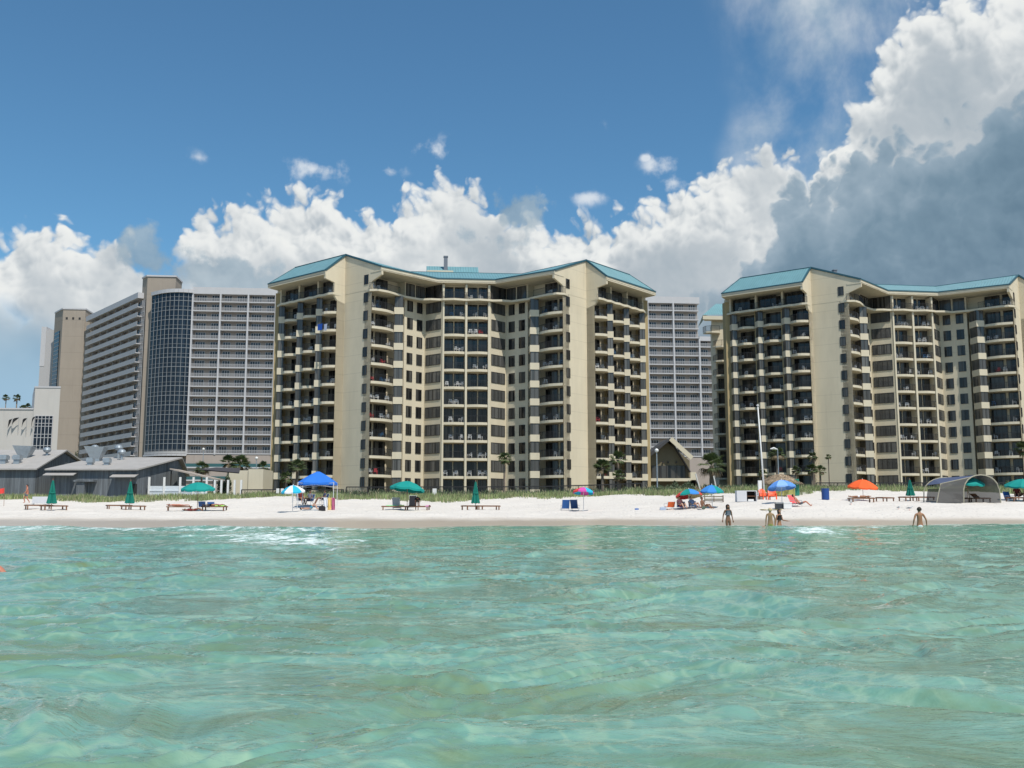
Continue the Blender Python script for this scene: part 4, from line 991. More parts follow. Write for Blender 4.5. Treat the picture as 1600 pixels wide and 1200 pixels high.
# ------------------------------------------------------------------ leafy shrubs
def shrub(label,u0,u1,vt,y,seed):
    x0=at(u0,750,y)[0]; x1=at(u1,750,y)[0]; cx=(x0+x1)/2; zb=float(T(cx,y)); zt=at((u0+u1)/2,vt,y)[2]
    t=thing('shrub',label,'shrub',(cx,y,zb)); rs=random.Random(seed); hw=(x1-x0)/2; H_=zt-zb
    b=MB()
    for i in range(int(900*max(.4,hw*H_/2))):
        a=rs.uniform(0,6.28); r_=math.sqrt(rs.random()); px_=math.cos(a)*r_*hw; py_=math.sin(a)*r_*hw*.7
        top=H_*(1-.55*r_**2)*(.8+.25*math.sin(px_*3+seed)+.1*math.sin(px_*7)); pz=top*(.15+.85*rs.random()**.6)
        s_=rs.uniform(.06,.14); d=Vector((rs.gauss(0,1),rs.gauss(0,1),rs.gauss(0,1))).normalized(); e=d.orthogonal().normalized(); f=d.cross(e); c=Vector((px_,py_,pz))
        b.add([c-e*s_,c+f*s_*.5,c+e*s_*1.1,c-f*s_*.5],[(0,1,2,3)])
    b.build('foliage',M_BUSH,t,recalc=False)
    s_=MB()
    for i in range(5): s_.tube([(rs.uniform(-.1,.1),0,-.1),(rs.uniform(-hw*.4,hw*.4),0,H_*.6)],.03,5)
    s_.build('stem',mat('shrub_stem%d'%seed,(.12,.09,.06)),t)
    return t
for i,(u0,u1,vt,y,lb) in enumerate([(1012,1042,758,113,'grey-green scrub bush under the lamp post by the pavilion'),(1036,1068,753,112,'broad grey-green bush in front of the pavilion deck'),(1060,1092,751,111,'darker rounded bush left of the tilted white stake'),(1128,1150,757,118,'dark low bush at the foot of the right tower'),(1152,1176,756,119,'dark bush left of the tall white mast'),(340,362,728,124,'dark round bush left of the tan enclosure'),(748,768,765,109,'light green bush right of the folded green umbrella'),(1560,1584,752,109,'yellow-green bush right of the mesh tent'),(108,124,706,150,'dark palmetto bush behind the two sheds')]):
    shrub(lb,u0,u1,vt,y,i)
# ------------------------------------------------------------------ palms
M_TRUNK=mat('palm_trunk_bark',(.19,.15,.115),.9,var=.3,vscale=4,bump=.5,bscale=14)
def palm(label,u,vt,vb,y,cr=1.5,seed=0,lean=0.,dead=.15,trunk=.14,nf=34,tall=None):
    """sabal palm: crown top at pixel row vt, trunk base on the ground"""
    x,_,zt=at(u,vt,y); zb=float(T(x,y))-.1; t=thing('palm_tree',label,'palm tree',(x-lean,y,zb)); rs=random.Random(seed)
    H_=zt-zb-cr*.75
    tr=MB(); n_=9
    tr.tube([(lean*(i/n_)**1.4,0,H_*i/n_) for i in range(n_+1)],[trunk*(1.25-.35*i/n_+.05*math.sin(i*2.1)) for i in range(n_+1)],9); tr.build('trunk',M_TRUNK,t,smooth=True)
    c=MB(); top=Vector((lean,0,H_))
    for k in range(nf):
        a=rs.uniform(0,6.28); el0=rs.uniform(-.75,1.4); isd=1 if (el0<-.25 and rs.random()<.5+dead) else 0
        L=cr*rs.uniform(.75,1.1)*(1 if el0>-.3 else .8); d=Vector((math.cos(a)*math.cos(el0),math.sin(a)*math.cos(el0),math.sin(el0)))
        pt=top+d*.1; st=L*.42; tip=pt+d*st
        wv=.022; sd_=d.cross(Vector((0,0,1))).normalized()
        c.add([pt-sd_*wv,pt+sd_*wv,tip+sd_*wv,tip-sd_*wv],[(0,1,2,3)],isd)
        up=sd_.cross(d).normalized()
        for j in range(17):       # fan of leaflets that droop at the tips
            g=(j/16-.5)*2.5+rs.uniform(-.06,.06); dd=(d*math.cos(g)+sd_*math.sin(g)).normalized(); l=L*.62*(1-.22*abs(g))*rs.uniform(.85,1.1)
            m1=tip+dd*l*.55+up*.03; e1=tip+dd*l-Vector((0,0,l*(.28+.25*isd))); w_=dd.cross(up).normalized()*.045
            c.add([tip,m1-w_,m1+w_,e1],[(0,1,2),(1,3,2)],isd)
    c.build('crown',[M_PALM,M_DEADP],t,recalc=False)
    return t
PALMS=[(316,722,150,1.5,0,'palm with a rounded crown in front of the hotel podium, above the teal umbrella',.14),
(358,712,135,1.35,0,'left palm of the pair at the tan enclosure',.14),(375,712,134,1.7,0,'right bushier palm of the pair at the tan enclosure',.16),
(412,722,140,1.0,0,'small dark palm at the left edge of the centre tower',.12),
(448,738,128,1.0,0,'short yellow-green palm left of the blue canopy',.16),(465,718,130,1.35,0,'taller shaggy palm behind the blue canopy',.18),
(789,709,112,.95,.1,'slim palm with a bare pinkish trunk before the centre tower',.12),
(941,718,124,1.35,0,'left palm of the pair at the right end of the centre tower',.17),(965,706,126,1.35,0,'tall forked-looking palm right of its pair at the centre tower',.15),(966,735,124,1.05,0,'short palm under the taller one at the centre tower',.15),
(1111,708,122,2.1,0,'big dense palm with two trunks beside the pavilion',.26),
(1213,699,140,1.35,0,'rounded palm behind the thatched hut, right tower',.15),(1192,735,138,.75,0,'small palm left of the thatched hut ridge',.1),
(1243,729,136,.7,0,'small yellow palm right of the thatched hut',.1),(1270,708,138,.8,0,'slim palm in front of the right tower, above a bushy one',.1),
(1268,726,132,1.0,0,'bushy low palm at the foot of the right tower',.13),(1281,728,133,.9,0,'low palm beside the bright corner of the right tower',.12),
(1294,711,124,.38,0,'tiny-crowned palm on a thin dark trunk before the blank wall',.06),
(1600,690,118,1.3,0,'palm cut off by the right edge of the frame',.14),
(10,617,212,.9,0,'leftmost little palm on the pale hall roof',.1),(27,617,212,1.0,0,'thickest palm on the pale hall roof',.14),(44,631,212,.9,0,'right little palm on the pale hall roof',.1),(36,634,214,.8,0,'low palm between the others on the hall roof',.1)]
for i,(u,vt,y,cr,ln,lb,tw) in enumerate(PALMS):
    o=palm(lb,u,vt,0,y,cr,i+3,ln,trunk=tw,nf=56 if cr>1.6 else 42)
    if y>200:      # those stand on the roof terrace
        o.location.z=22.3; H_=at(u,vt,y)[2]-22.3
        for c in o.children: c.location.z=-(at(u,vt,y)[2]-T(o.location.x,y)+.1-H_)
# thatched hut
M_THATCH=leafmat('palm_thatch',(.30,.225,.15),.9,.4,.05)
hx0,hy0,hz0=G(1218,779); hy0=94.; hx0=at(1219,760,hy0)[0]; hz0=float(T(hx0,hy0)); hut=thing('thatched_hut','low round hut with shaggy brown thatch behind the blue umbrella','hut',(hx0,hy0,hz0))
ztop=at(1219,742,hy0)[2]-hz0; zev=at(1219,756,hy0)[2]-hz0
rs=random.Random(8); b=MB(); b.lathe([(2.0,zev+.05),(1.5,zev+.45),(.8,ztop-.25),(.25,ztop-.08),(0.05,ztop-.04)],18)
for k in range(1500):
    a=rs.uniform(0,6.28); t=rs.random()**.8; r_=.2+1.85*t; z=ztop-(ztop-zev)*(t**1.5)+rs.uniform(-.02,.1); d=Vector((math.cos(a),math.sin(a),-.55)); s_=d.cross(Vector((0,0,1))).normalized()*rs.uniform(.03,.07)
    c=Vector((math.cos(a)*r_*1.0,math.sin(a)*r_,z)); L=rs.uniform(.2,.45); c.x*=1.0; b.add([c-s_,c+s_,c+d*L+Vector((rs.uniform(-.05,.05),0,rs.uniform(-.06,.06)))],[(0,1,2)])
for i in range(len(b.v)): b.v[i]=(b.v[i][0]*.98,b.v[i][1]*.9,b.v[i][2])
b.build('thatch',M_THATCH,hut,recalc=False)
pm2=MB(); pm2.tube([(0,0,0),(0,0,zev+.4)],.07,7); o=pm2.build('post',M_TRUNK,hut,loc=(-1.4,-.9,0)); 
for x,y in((1.4,-.9),(-1.4,.9),(1.4,.9)): obj('post',o.data,hut,(x,y,0))
b=MB(); b.box(-.9,1.0,-1.35,-1.25,0,1.25); b.box(-.95,1.05,-1.5,-1.1,1.25,1.32); b.build('counter',mat('olive_yellow_paint',(.36,.33,.10),.7,var=.1),hut)
b=MB(); b.box(1.05,1.5,-1.0,-.92,-.0,1.55); b.build('door_leaf',mat('green_door_paint',(.02,.20,.14),.6),hut)
# ------------------------------------------------------------------ dark fence along the dune top
def fence(label,pts,h=1.15,nm='dune_fence'):
    x0,y0=pts[0]; f=thing(nm,label,'fence',(x0,y0,float(T(x0,y0))))
    z=lambda x,y: float(T(x,y))-f.location.z
    seg=[]
    for a,c in zip(pts[:-1],pts[1:]):
        n_=max(1,round(math.dist(a,c)/2.4))
        for i in range(n_): seg.append((a[0]+(c[0]-a[0])*i/n_,a[1]+(c[1]-a[1])*i/n_))
    seg.append(pts[-1]); po=MB(); po.box(-.05,.05,-.05,.05,-.3,h+.02); pom=po.mesh('post',M_RAIL)
    r1=MB();r2_=MB();mm=MB()
    for a,c in zip(seg[:-1],seg[1:]):
        A_=(a[0]-x0,a[1]-y0); C_=(c[0]-x0,c[1]-y0); za,zc=z(*a),z(*c)
        r1.beam((*A_,za+h),(*C_,zc+h),.09,.11); r2_.beam((*A_,za+.12),(*C_,zc+.12),.05,.06)
        L=math.dist(a,c); k=int(L/.16)
        for i in range(1,k): t=i/k; X_=A_[0]+(C_[0]-A_[0])*t; Y_=A_[1]+(C_[1]-A_[1])*t; Z_=za+(zc-za)*t; mm.box(X_-.016,X_+.016,Y_-.012,Y_+.012,Z_+.12,Z_+h)
    r1.build('top_rail',M_RAIL,f); r2_.build('bottom_rail',M_RAIL,f); mm.build('pickets',M_RAIL,f)
    for p in seg: obj('post',pom,f,(p[0]-x0,p[1]-y0,z(*p)))
    return f
fence('dark rail fence along the dune from the tan enclosure to the centre tower',[(-30,111),(-18.5,110)])
fence('long dark rail fence along the dune before the centre tower',[(-18.2,110),(14.2,109.5)],1.45)
fence('dark rail fence along the dune before the right tower, right of the thatched hut',[(33.5,110),(62,111)],1.2)
# plank boardwalk rail at the pavilion
bw=thing('boardwalk_rail','brown plank walk with posts at the foot of the pavilion','railing',(at(1088,765,110)[0],110,float(T(20,110))))
b=MB(); b.box(0,5.2,-.1,.1,.55,.8); b.box(0,5.2,-.1,.1,.2,.35); b.build('plank',mat('brown_planks',(.14,.08,.05),.8,var=.2,vscale=3),bw)
pm3=MB(); pm3.box(-.06,.06,-.06,.06,-.3,1.0); o=pm3.build('post',M_TRUNK,bw)
for x in(1.7,3.4,5.1): obj('post',o.data,bw,(x,0,0))
# leaning white stakes
M_STAKE=mat('pale_weathered_timber',(.60,.58,.54),.7)
for (u,v,ln,h,lb) in((1096,775,-.55,2.0,'left of two leaning white stakes above the blue-green umbrella'),(1121,772,-.35,1.7,'right of two leaning white stakes above the blue-green umbrella')):
    x,y=at(u,v,103)[0],103.; t=tag(MB().tube([(0,0,-.1),(ln,0,h)],.07,6).build('stake',M_STAKE,loc=(x,y,float(T(x,y)))),lb,'stake')
# tall white mast, leaning, with stays
x,y,z=at(1195,779,88); z=float(T(x,y)); zt=at(1184,634,88); ms=thing('mast','tall leaning white mast beside the thatched hut','mast',(x,y,z))
b=MB(); b.tube([(0,0,-.2),(zt[0]-x,0,zt[2]-z)],[.085,.05],10); b.build('pole',M_WHITE,ms,smooth=True); b=MB(); b.box(-.55,-.25,-.12,.12,0,1.6); b.build('winch_box',M_WHITE,ms); b=MB(); b.lathe([(.12,0),(.14,.05),(.02,.12)],8,c=(zt[0]-x,0,zt[2]-z)); b.build('cap',M_WHITE,ms)
# lamp posts
def lamp(label,u,vt,y,arm):
    x,_,zt=at(u,vt,y); z=float(T(x,y)); t=thing('lamp_post',label,'lamp post',(x,y,z)); H_=zt-z
    b=MB(); b.tube([(0,0,0),(0,0,H_-.1)],[.09,.055],8); b.build('pole',M_GALV,t)
    b=MB(); 
    if arm: b.tube([(0,0,H_-.1),(-.5,0,H_+.05),(-.95,0,H_-.05)],[.05,.16,.08],8)
    else: b.lathe([(.05,-.25),(.2,-.12),(.24,.02),(.16,.18),(.03,.25)],10,c=(0,0,H_))
    b.build('lamp_head',M_WHITE,t)
lamp('grey lamp post with round head in front of the pavilion',1026,704,116,0)
lamp('pale lamp post with curved white head beside the thatched hut',1215,701,130,1)
lamp('thin lamp post with white globe at the right of the hotel podium',401,716,150,0)
lamp('thin lamp post with flat head before the hotel podium',318,702,170,0)
# ------------------------------------------------------------------ umbrellas
def cloth(name,c): 
    m=mat(name,c,.75,spec=.2,var=.05,vscale=3); return m
M_TEALC=cloth('teal_green_canvas',(.012,.26,.23)); M_GREENC=cloth('dark_green_canvas',(.012,.17,.13)); M_BLUEC=cloth('bright_blue_canvas',(.03,.17,.62)); M_ORC=cloth('orange_canvas',(.85,.13,.035))
M_CYC=cloth('sky_blue_canvas',(.03,.42,.62)); M_WHC=cloth('white_canvas',(.75,.75,.76)); M_MAG=cloth('magenta_canvas',(.62,.09,.36)); M_REDC=cloth('red_canvas',(.72,.07,.06)); M_YELC=cloth('pale_yellow_canvas',(.75,.62,.32)); M_MIDB=cloth('mid_blue_canvas',(.05,.24,.62)); M_LBL=cloth('cornflower_canvas',(.12,.29,.68)); M_LBL2=cloth('pale_cornflower_canvas',(.26,.44,.78))
M_WOOD=mat('oiled_wood',(.20,.095,.05),.6,var=.2,vscale=6); M_WOODP=mat('wooden_pole',(.26,.14,.08),.6); M_ALU=mat('white_metal_pole',(.60,.60,.60),.4)
def umbrella(label,u,vb,dia,h,mats,tilt=(0,0),nseg=8,rise=.38,val=.10,polem=M_WOODP,pat=None,group=None,off=0):
    x,y,z=G(u,vb); t=thing('beach_umbrella',label,'umbrella',(x,y,z),0,group)
    n_=nseg; rr=dia/2; sub=3; rings=[0,.25,.5,.75,1.0]; vs=[];fc=[];mi=[]
    NN=n_*sub
    tm=Matrix.Rotation(R(tilt[0]),3,'Y')@Matrix.Rotation(R(tilt[1]),3,'X')
    def P_(r_,k):
        a=2*math.pi*k/NN+.2+off; ph=abs((k%sub)/sub-.0); dip=(0 if k%sub==0 else .045)*r_*rr
        return Vector((math.cos(a)*r_*rr*(1-.03*(k%sub!=0)),math.sin(a)*r_*rr*(1-.03*(k%sub!=0)),rise*rr*(1-r_**1.75)*1.0-dip))
    b=MB()
    V=[[P_(r_,k) for k in range(NN)] for r_ in rings]
    V.append([p+Vector((0,0,-val)) for p in V[-1]])
    flat=[tm@p for row in V for p in row]; fs=[];ms=[]
    for i in range(len(V)-1):
        for k in range(NN):
            fs.append((i*NN+k,i*NN+(k+1)%NN,(i+1)*NN+(k+1)%NN,(i+1)*NN+k)); ms.append((pat[(k//sub)%len(pat)] if pat else 0))
    b.v=[tuple(p) for p in flat]; b.f=fs; b.mi=ms
    cz=h-rise*rr*.5; o=b.build('canopy',mats,t,recalc=False,loc=(0,0,h-rise*rr)); md=o.modifiers.new('s','SOLIDIFY'); md.thickness=.012
    b=MB(); b.tube([(0,0,-.2),(0,0,h-.02)],.022,8); b.lathe([(.03,-.02),(.03,.06),(.005,.10)],6,c=(0,0,h)); b.build('pole',polem,t)
    b=MB()
    for k in range(n_):
        p=tm@V[-2][k*sub]; b.beam((0,0,h-rise*rr*.25),(p.x*.6,p.y*.6,p.z*.6+h-rise*rr+rise*rr*.15),.012)
    b.build('ribs',polem,t); return t
def folded(label,u,vb,h,mt):
    x,y,z=G(u,vb); t=thing('folded_umbrella',label,'umbrella',(x,y,z))
    b=MB(); n_=16; prof=[(0,h*.99),(.06,h*.96),(.13,h*.80),(.21,h*.60),(.29,h*.42),(.35,h*.30),(.38,h*.24)]
    vs=[]
    for i,(r_,zz) in enumerate(prof):
        for k in range(n_):
            a=2*math.pi*k/n_; q=r_*(1 if k%2 else .62+.08*math.sin(k*2.3+i)); vs.append((math.cos(a)*q,math.sin(a)*q,zz-.05*(k%4==0)*(i==6)))
    fs=[(i*n_+k,i*n_+(k+1)%n_,(i+1)*n_+(k+1)%n_,(i+1)*n_+k) for i in range(len(prof)-1) for k in range(n_)]
    b.add(vs,fs); o=b.build('canopy',mt,t,recalc=False); md=o.modifiers.new('s','SOLIDIFY'); md.thickness=.01
    b=MB(); b.tube([(0,0,-.2),(0,0,h+.02)],.022,8); b.lathe([(.03,0),(.035,.05),(.005,.10)],6,c=(0,0,h)); b.build('pole',M_WOODP,t)
    b=MB(); b.lathe([(.235,h*.56),(.245,h*.58),(.225,h*.60)],12); b.build('strap',mt,t); return t
umbrella('open teal umbrella over sunbathers on loungers, left of centre',308,799,2.55,2.25,[M_TEALC],(0,4),val=.14)
umbrella('small blue and white panelled umbrella left of the blue canopy',457,800,1.75,2.0,[M_CYC,M_WHC],(-3,6),polem=M_ALU,pat=[0,1],rise=.5)
umbrella('tilted open teal umbrella right of the blue canopy',636,798,2.65,2.25,[M_TEALC],(6,-4),rise=.42,val=.14)
umbrella('pink, blue and red striped umbrella beside two blue chairs',912,799,1.65,1.85,[M_CYC,M_MAG,M_CYC,M_MAG,M_REDC],(3,-8),polem=M_ALU,pat=[0,1,2,3,4,3,0,1],rise=.42)
umbrella('red, teal and yellow panelled umbrella over a sitting couple',1077,795,1.95,1.45,[M_REDC,M_YELC,M_TEALC,M_MIDB],(-4,-10),polem=M_ALU,pat=[1,0,1,0,2,3,0,1],rise=.45,off=.5)
umbrella('blue and green umbrella over a man sitting on sand',1113,793,1.75,1.65,[M_MIDB,M_TEALC],(0,4),polem=M_ALU,pat=[0,0,1,0],rise=.5)
umbrella('blue striped umbrella in front of the thatched hut',1222,787,2.1,1.75,[M_LBL,M_LBL2],(-4,-8),polem=M_ALU,pat=[0,1],rise=.5)
umbrella('bright orange umbrella over a lounger',1349,783,2.4,1.75,[M_ORC],(2,6),polem=M_ALU,rise=.48,val=.12)
umbrella('open teal umbrella inside the mesh tent',1513,786,2.5,2.05,[M_TEALC],(4,6),rise=.40,val=.12)
umbrella('open teal umbrella cut off by the right edge',1600,783,2.7,1.75,[M_TEALC],(0,6),rise=.38,val=.12)
folded('leftmost folded green umbrella, with a white board beside it',80,798,2.35,M_GREENC)
folded('folded green umbrella before the longer grey shed, empty loungers beneath',202,797,2.35,M_GREENC)
folded('folded green umbrella with light green bush behind it',743,797,2.3,M_GREENC)
folded('folded green umbrella between orange umbrella and mesh tent',1423,782,1.75,M_GREENC)
# ------------------------------------------------------------------ wooden loungers
def make_lounger(label,loc,rz,back=0.,mats=None):
    t=thing('beach_lounger',label,'lounger',loc,rz,'wooden loungers on the sand'); b=MB()
    b.box(-.98,.98,-.33,-.27,.27,.35); b.box(-.98,.98,.27,.33,.27,.35); b.box(.93,.98,-.27,.27,.27,.34); b.box(-.98,-.93,-.27,.27,.27,.34); b.build('frame',M_WOOD,t)
    b=MB(); 
    for i in range(12): b.box(-.30+i*.105,-.225+i*.105,-.27,.27,.35,.37)
    b.build('seat_slats',M_WOOD,t)
    b=MB(); ca,sa=math.cos(back),math.sin(back)
    for i in range(6):
        r0=.03+i*.105; p=(-.32-r0*ca,0,.36+r0*sa); q=(-.32-(r0+.075)*ca,0,.36+(r0+.075)*sa)
        b.beam(p,q,.54,.02)
    b.build('backrest',M_WOOD,t)
    lg=MB(); lg.box(-.04,.04,-.035,.035,0,.27); lm=lg.mesh('leg',M_WOOD)
    for x in(-.85,.85):
        for y in(-.29,.29): obj('leg',lm,t,(x,y,0))
    return t
LG=[(60,796,5,0,'empty wooden lounger left of the leftmost folded umbrella'),(84,797,18,0,'empty wooden lounger right of the leftmost folded umbrella'),
(186,796,2,0,'empty wooden lounger left of the second folded umbrella'),(208,797,20,0,'empty wooden lounger right of the second folded umbrella'),
(280,798,14,.15,'wooden lounger under two sunbathers, left of the teal umbrella pole'),(335,798,-6,.0,'wooden lounger with lime green towel and a sleeper'),
(616,798,8,.0,'wooden lounger draped with pale green towels'),(652,798,-10,.0,'wooden lounger beneath the bending woman'),
(738,797,14,0,'empty wooden lounger left of the umbrella by the green bush'),(762,797,-12,0,'empty wooden lounger right of the umbrella by the green bush'),
(1346,785,10,.1,'wooden lounger under the orange umbrella with a sunbather'),(1383,784,8,0,'empty wooden lounger right of the orange umbrella'),
(1419,783,5,0,'empty wooden lounger at the folded umbrella near the tent'),(1443,783,-8,0,'empty wooden lounger just left of the mesh tent'),
(1504,785,6,.5,'wooden lounger with raised back inside the tent, left'),(1531,785,-4,.5,'wooden lounger with raised back inside the tent, right'),
(1586,784,6,0,'wooden lounger at the right edge under the teal umbrella')]
LO={}
base=None
for u,v,a,bk,lb in LG:
    x,y,z=G(u,v); a+=0 if u in(280,335,616,652,1346) else 34
    if bk or base is None: o=make_lounger(lb,(x,y,z),R(a),bk); base=base or (o if not bk else None)
    else: o=dup(base,(x,y,z),R(a),lb)
    LO[u]=(x,y,z,R(a))
# ------------------------------------------------------------------ pop-up canopy, tent
x,y,z=G(496,793); cp=thing('popup_canopy','bright blue pop-up canopy on white legs over seated people','canopy',(x,y,z),R(4))
b=MB(); s_=1.5; h0=2.05; h1=2.95
rings=[(s_,h0-.22),(s_,h0),(s_*.62,h0+.42),(s_*.3,h0+.72),(.12,h1)]
vs=[]
for r_,zz in rings:
    for k in range(16):
        a=2*math.pi*(k+.5)/16+math.pi/4*0; c_,s2=math.cos(a),math.sin(a); m_=max(abs(c_),abs(s2)); e=r_/m_; sag=0 if zz<h0+.01 and False else -.05*(1-abs(abs(c_)-abs(s2))/m_*1.0)*0
        vs.append((c_*e,s2*e,zz+(-.06*(abs(abs(c_)-abs(s2))>.35) if zz==h0 else 0)))
b.add(vs,[(i*16+k,i*16+(k+1)%16,(i+1)*16+(k+1)%16,(i+1)*16+k) for i in range(4) for k in range(16)]+[tuple(range(64,80))]); o=b.build('canopy_cloth',M_BLUEC,cp,recalc=False); o.modifiers.new('s','SOLIDIFY').thickness=.012
pl=MB(); pl.box(-.025,.025,-.025,.025,-.1,h0-.02); pm_=pl.mesh('leg',M_ALU)
for sx in(-1,1):
    for sy in(-1,1): obj('leg',pm_,cp,(sx*1.44,sy*1.44,0))
b=MB()
for sx in(-1,1): b.beam((sx*1.44,-1.44,h0-.45),(sx*1.44,1.44,h0-.05),.025); b.beam((sx*1.44,1.44,h0-.45),(sx*1.44,-1.44,h0-.05),.025)
for sy in(-1,1): b.beam((-1.44,sy*1.44,h0-.4),(1.44,sy*1.44,h0-.05),.025); b.beam((1.44,sy*1.44,h0-.4),(-1.44,sy*1.44,h0-.05),.025)
b.build('scissor_frame',M_ALU,cp)
for dx_,c,lb in((-.32,(.75,.76,.80),'white towel hanging at the right legs of the blue canopy'),(0,(.78,.55,.20),'yellow striped towel hanging at the right legs of the blue canopy'),(.28,(.45,.12,.22),'dark red towel hanging at the right legs of the blue canopy')):
    q=G(515,797); b=MB()
    vs=[(-.14+.28*j/4,.05*math.sin(j*2.2+i*.6),.02+.92*i/6) for i in range(7) for j in range(5)]; b.add(vs,[(i*5+j,i*5+j+1,i*5+j+6,i*5+j+5) for i in range(6) for j in range(4)])
    o=b.build('towel',mat('towel_%s'%lb.split()[0],c,.9),loc=(q[0]+dx_,q[1]-.1,q[2]),recalc=False); o.modifiers.new('s','SOLIDIFY').thickness=.015; tag(o,lb,'towel')
# mesh tent
x,y,z=G(1502,786); tn=thing('mesh_tent','grey mesh beach tent with tan poles around an umbrella','tent',(x,y,z),0)
M_MESH=bpy.data.materials.new('tent_mesh'); M_MESH.use_nodes=True; n=NT(M_MESH.node_tree); p=M_MESH.node_tree.nodes['Principled BSDF']; p.inputs['Base Color'].default_value=(.11,.105,.10,1); p.inputs['Roughness'].default_value=.9; p.inputs['Alpha'].default_value=.82
M_TAN=mat('tan_webbing',(.36,.33,.25),.8); M_NAVY=mat('navy_tent_cloth',(.07,.09,.16),.8)
HT=2.1
def arch(y_,x0,x1,h,n_=12,xs=0): 
    return [(x0+(x1-x0)*(.5-.5*math.cos(math.pi*i/n_)),y_,h*math.sin(math.pi*i/n_)**.55) for i in range(n_+1)]
A1=arch(-1.2,-.35,2.45,HT); A2=arch(1.4,-2.3,1.3,HT*.95)
b=MB(); b.tube(A1,.05,6); b.build('front_arch',M_TAN,tn); b=MB(); b.tube(A2,.045,6); b.build('rear_arch',M_TAN,tn)
L0=[(-2.35,-1.1,0),(-2.05,-1.0,1.0),(-1.85,-.8,1.45)]; b=MB(); b.tube(L0,.04,6); b.tube([L0[-1],A1[4],A1[5]],.04,6); b.build('side_pole',M_TAN,tn)
b=MB(); 
b.add([L0[0],L0[1],L0[2],A1[4],A1[3],A1[2],A1[1],A1[0]],[tuple(range(8))])
nA=len(A1); b.add(A1[6:]+A2[6:],[(i,i+1,nA-6+i+1,nA-6+i) for i in range(nA-7)]); b.build('mesh_wall',M_MESH,tn,recalc=False)
b=MB(); b.add([A1[k] for k in(4,5,6,7,8)]+[A2[k] for k in(4,5,6,7,8)]+[L0[2],(-2.2,.9,1.4)],[(0,1,6,5),(1,2,7,6),(2,3,8,7),(3,4,9,8),(10,0,5,11)]); b.build('roof_panel',M_NAVY,tn,recalc=False)
b=MB(); b.add([(-2.3,1.0,0),(1.2,1.3,0),(1.1,1.3,1.2),(-2.1,1.0,1.1)],[(0,1,2,3)]); b.build('rear_wall',M_MESH,tn,recalc=False)
# ------------------------------------------------------------------ chairs on the sand
M_BLUEF=cloth('blue_sling_fabric',(.05,.15,.42)); M_NAVYF=cloth('navy_sling_fabric',(.035,.08,.2)); M_REDF=cloth('coral_sling_fabric',(.72,.12,.12)); M_ORF=mat('orange_plastic',(.95,.12,.03),.4)
def sling(label,u,v,rz,fab,frame=M_ALU,low=True,h=.95,rec=.45,loc=None):
    x,y,z=loc or G(u,v); t=thing('folding_chair',label,'chair',(x,y,z),rz); sh=.2 if low else .4
    b=MB(); b.add([(-.28,-.25,sh+.03),(.28,-.25,sh+.03),(.28,.2,sh-.02),(-.28,.2,sh-.02)],[(0,1,2,3)]); o=b.build('seat',fab,t,recalc=False); o.modifiers.new('s','SOLIDIFY').thickness=.02
    b=MB(); b.add([(-.28,.2,sh-.02),(.28,.2,sh-.02),(.28,.2+(h-sh)*rec,h),(-.28,.2+(h-sh)*rec,h)],[(0,1,2,3)]); o=b.build('backrest',fab,t,recalc=False); o.modifiers.new('s','SOLIDIFY').thickness=.02
    b=MB()
    for sx in(-.3,.3):
        b.tube([(sx,-.28,0),(sx,-.26,sh+.03),(sx,.2,sh-.02),(sx,.2+(h-sh)*rec,h+.02)],.014,6); b.tube([(sx,-.2,sh),(sx,.42,0)],.014,6); b.tube([(sx,-.26,sh+.22),(sx,.26,sh+.22)],.02,6); b.tube([(sx,-.26,0),(sx,-.26,sh+.22)],.012,6)
    b.tube([(-.3,.2+(h-sh)*rec,h+.02),(.3,.2+(h-sh)*rec,h+.02)],.014,6)
    b.build('frame',frame,t); return t
sling('lighter blue folding chair, left one of two, seen from its back',883,798,R(186),M_BLUEF,h=.85); sling('darker blue folding chair beside the striped umbrella',899,798,R(160),M_NAVYF,h=.85)
sling('blue folding chair behind the sleeper, left one',317,795,R(180),M_NAVYF,h=.6); sling('pale blue folding chair behind the sleeper, right one',331,795,R(180),M_BLUEF,h=.55)
sling('red and orange folding chair tipped back on the sand',1046,796,R(200),cloth('sunset_fabric',(.80,.16,.05)),h=.55)
sling('blue patterned folding chair right of the sitting couple',1084,795,R(10),M_BLUEF,h=.55)
sling('navy folding chair of the sitting couple',1064,796,R(-10),M_NAVYF,h=.55)
sling('coral folding lounge chair behind the white cooler',1244,791,R(25),M_REDF,h=.8,rec=.7)
sling('pale pink tall-backed chair at the left of the draped lounger',620,797,R(15),cloth('faded_pink_fabric',(.68,.55,.50)),h=.95)
sling('black folding chair behind the bending woman',644,794,R(0),cloth('black_fabric',(.02,.02,.025)),h=1.0)
sling('blue folding chair at the right edge of the beach',1578,783,R(10),M_BLUEF,h=.75)
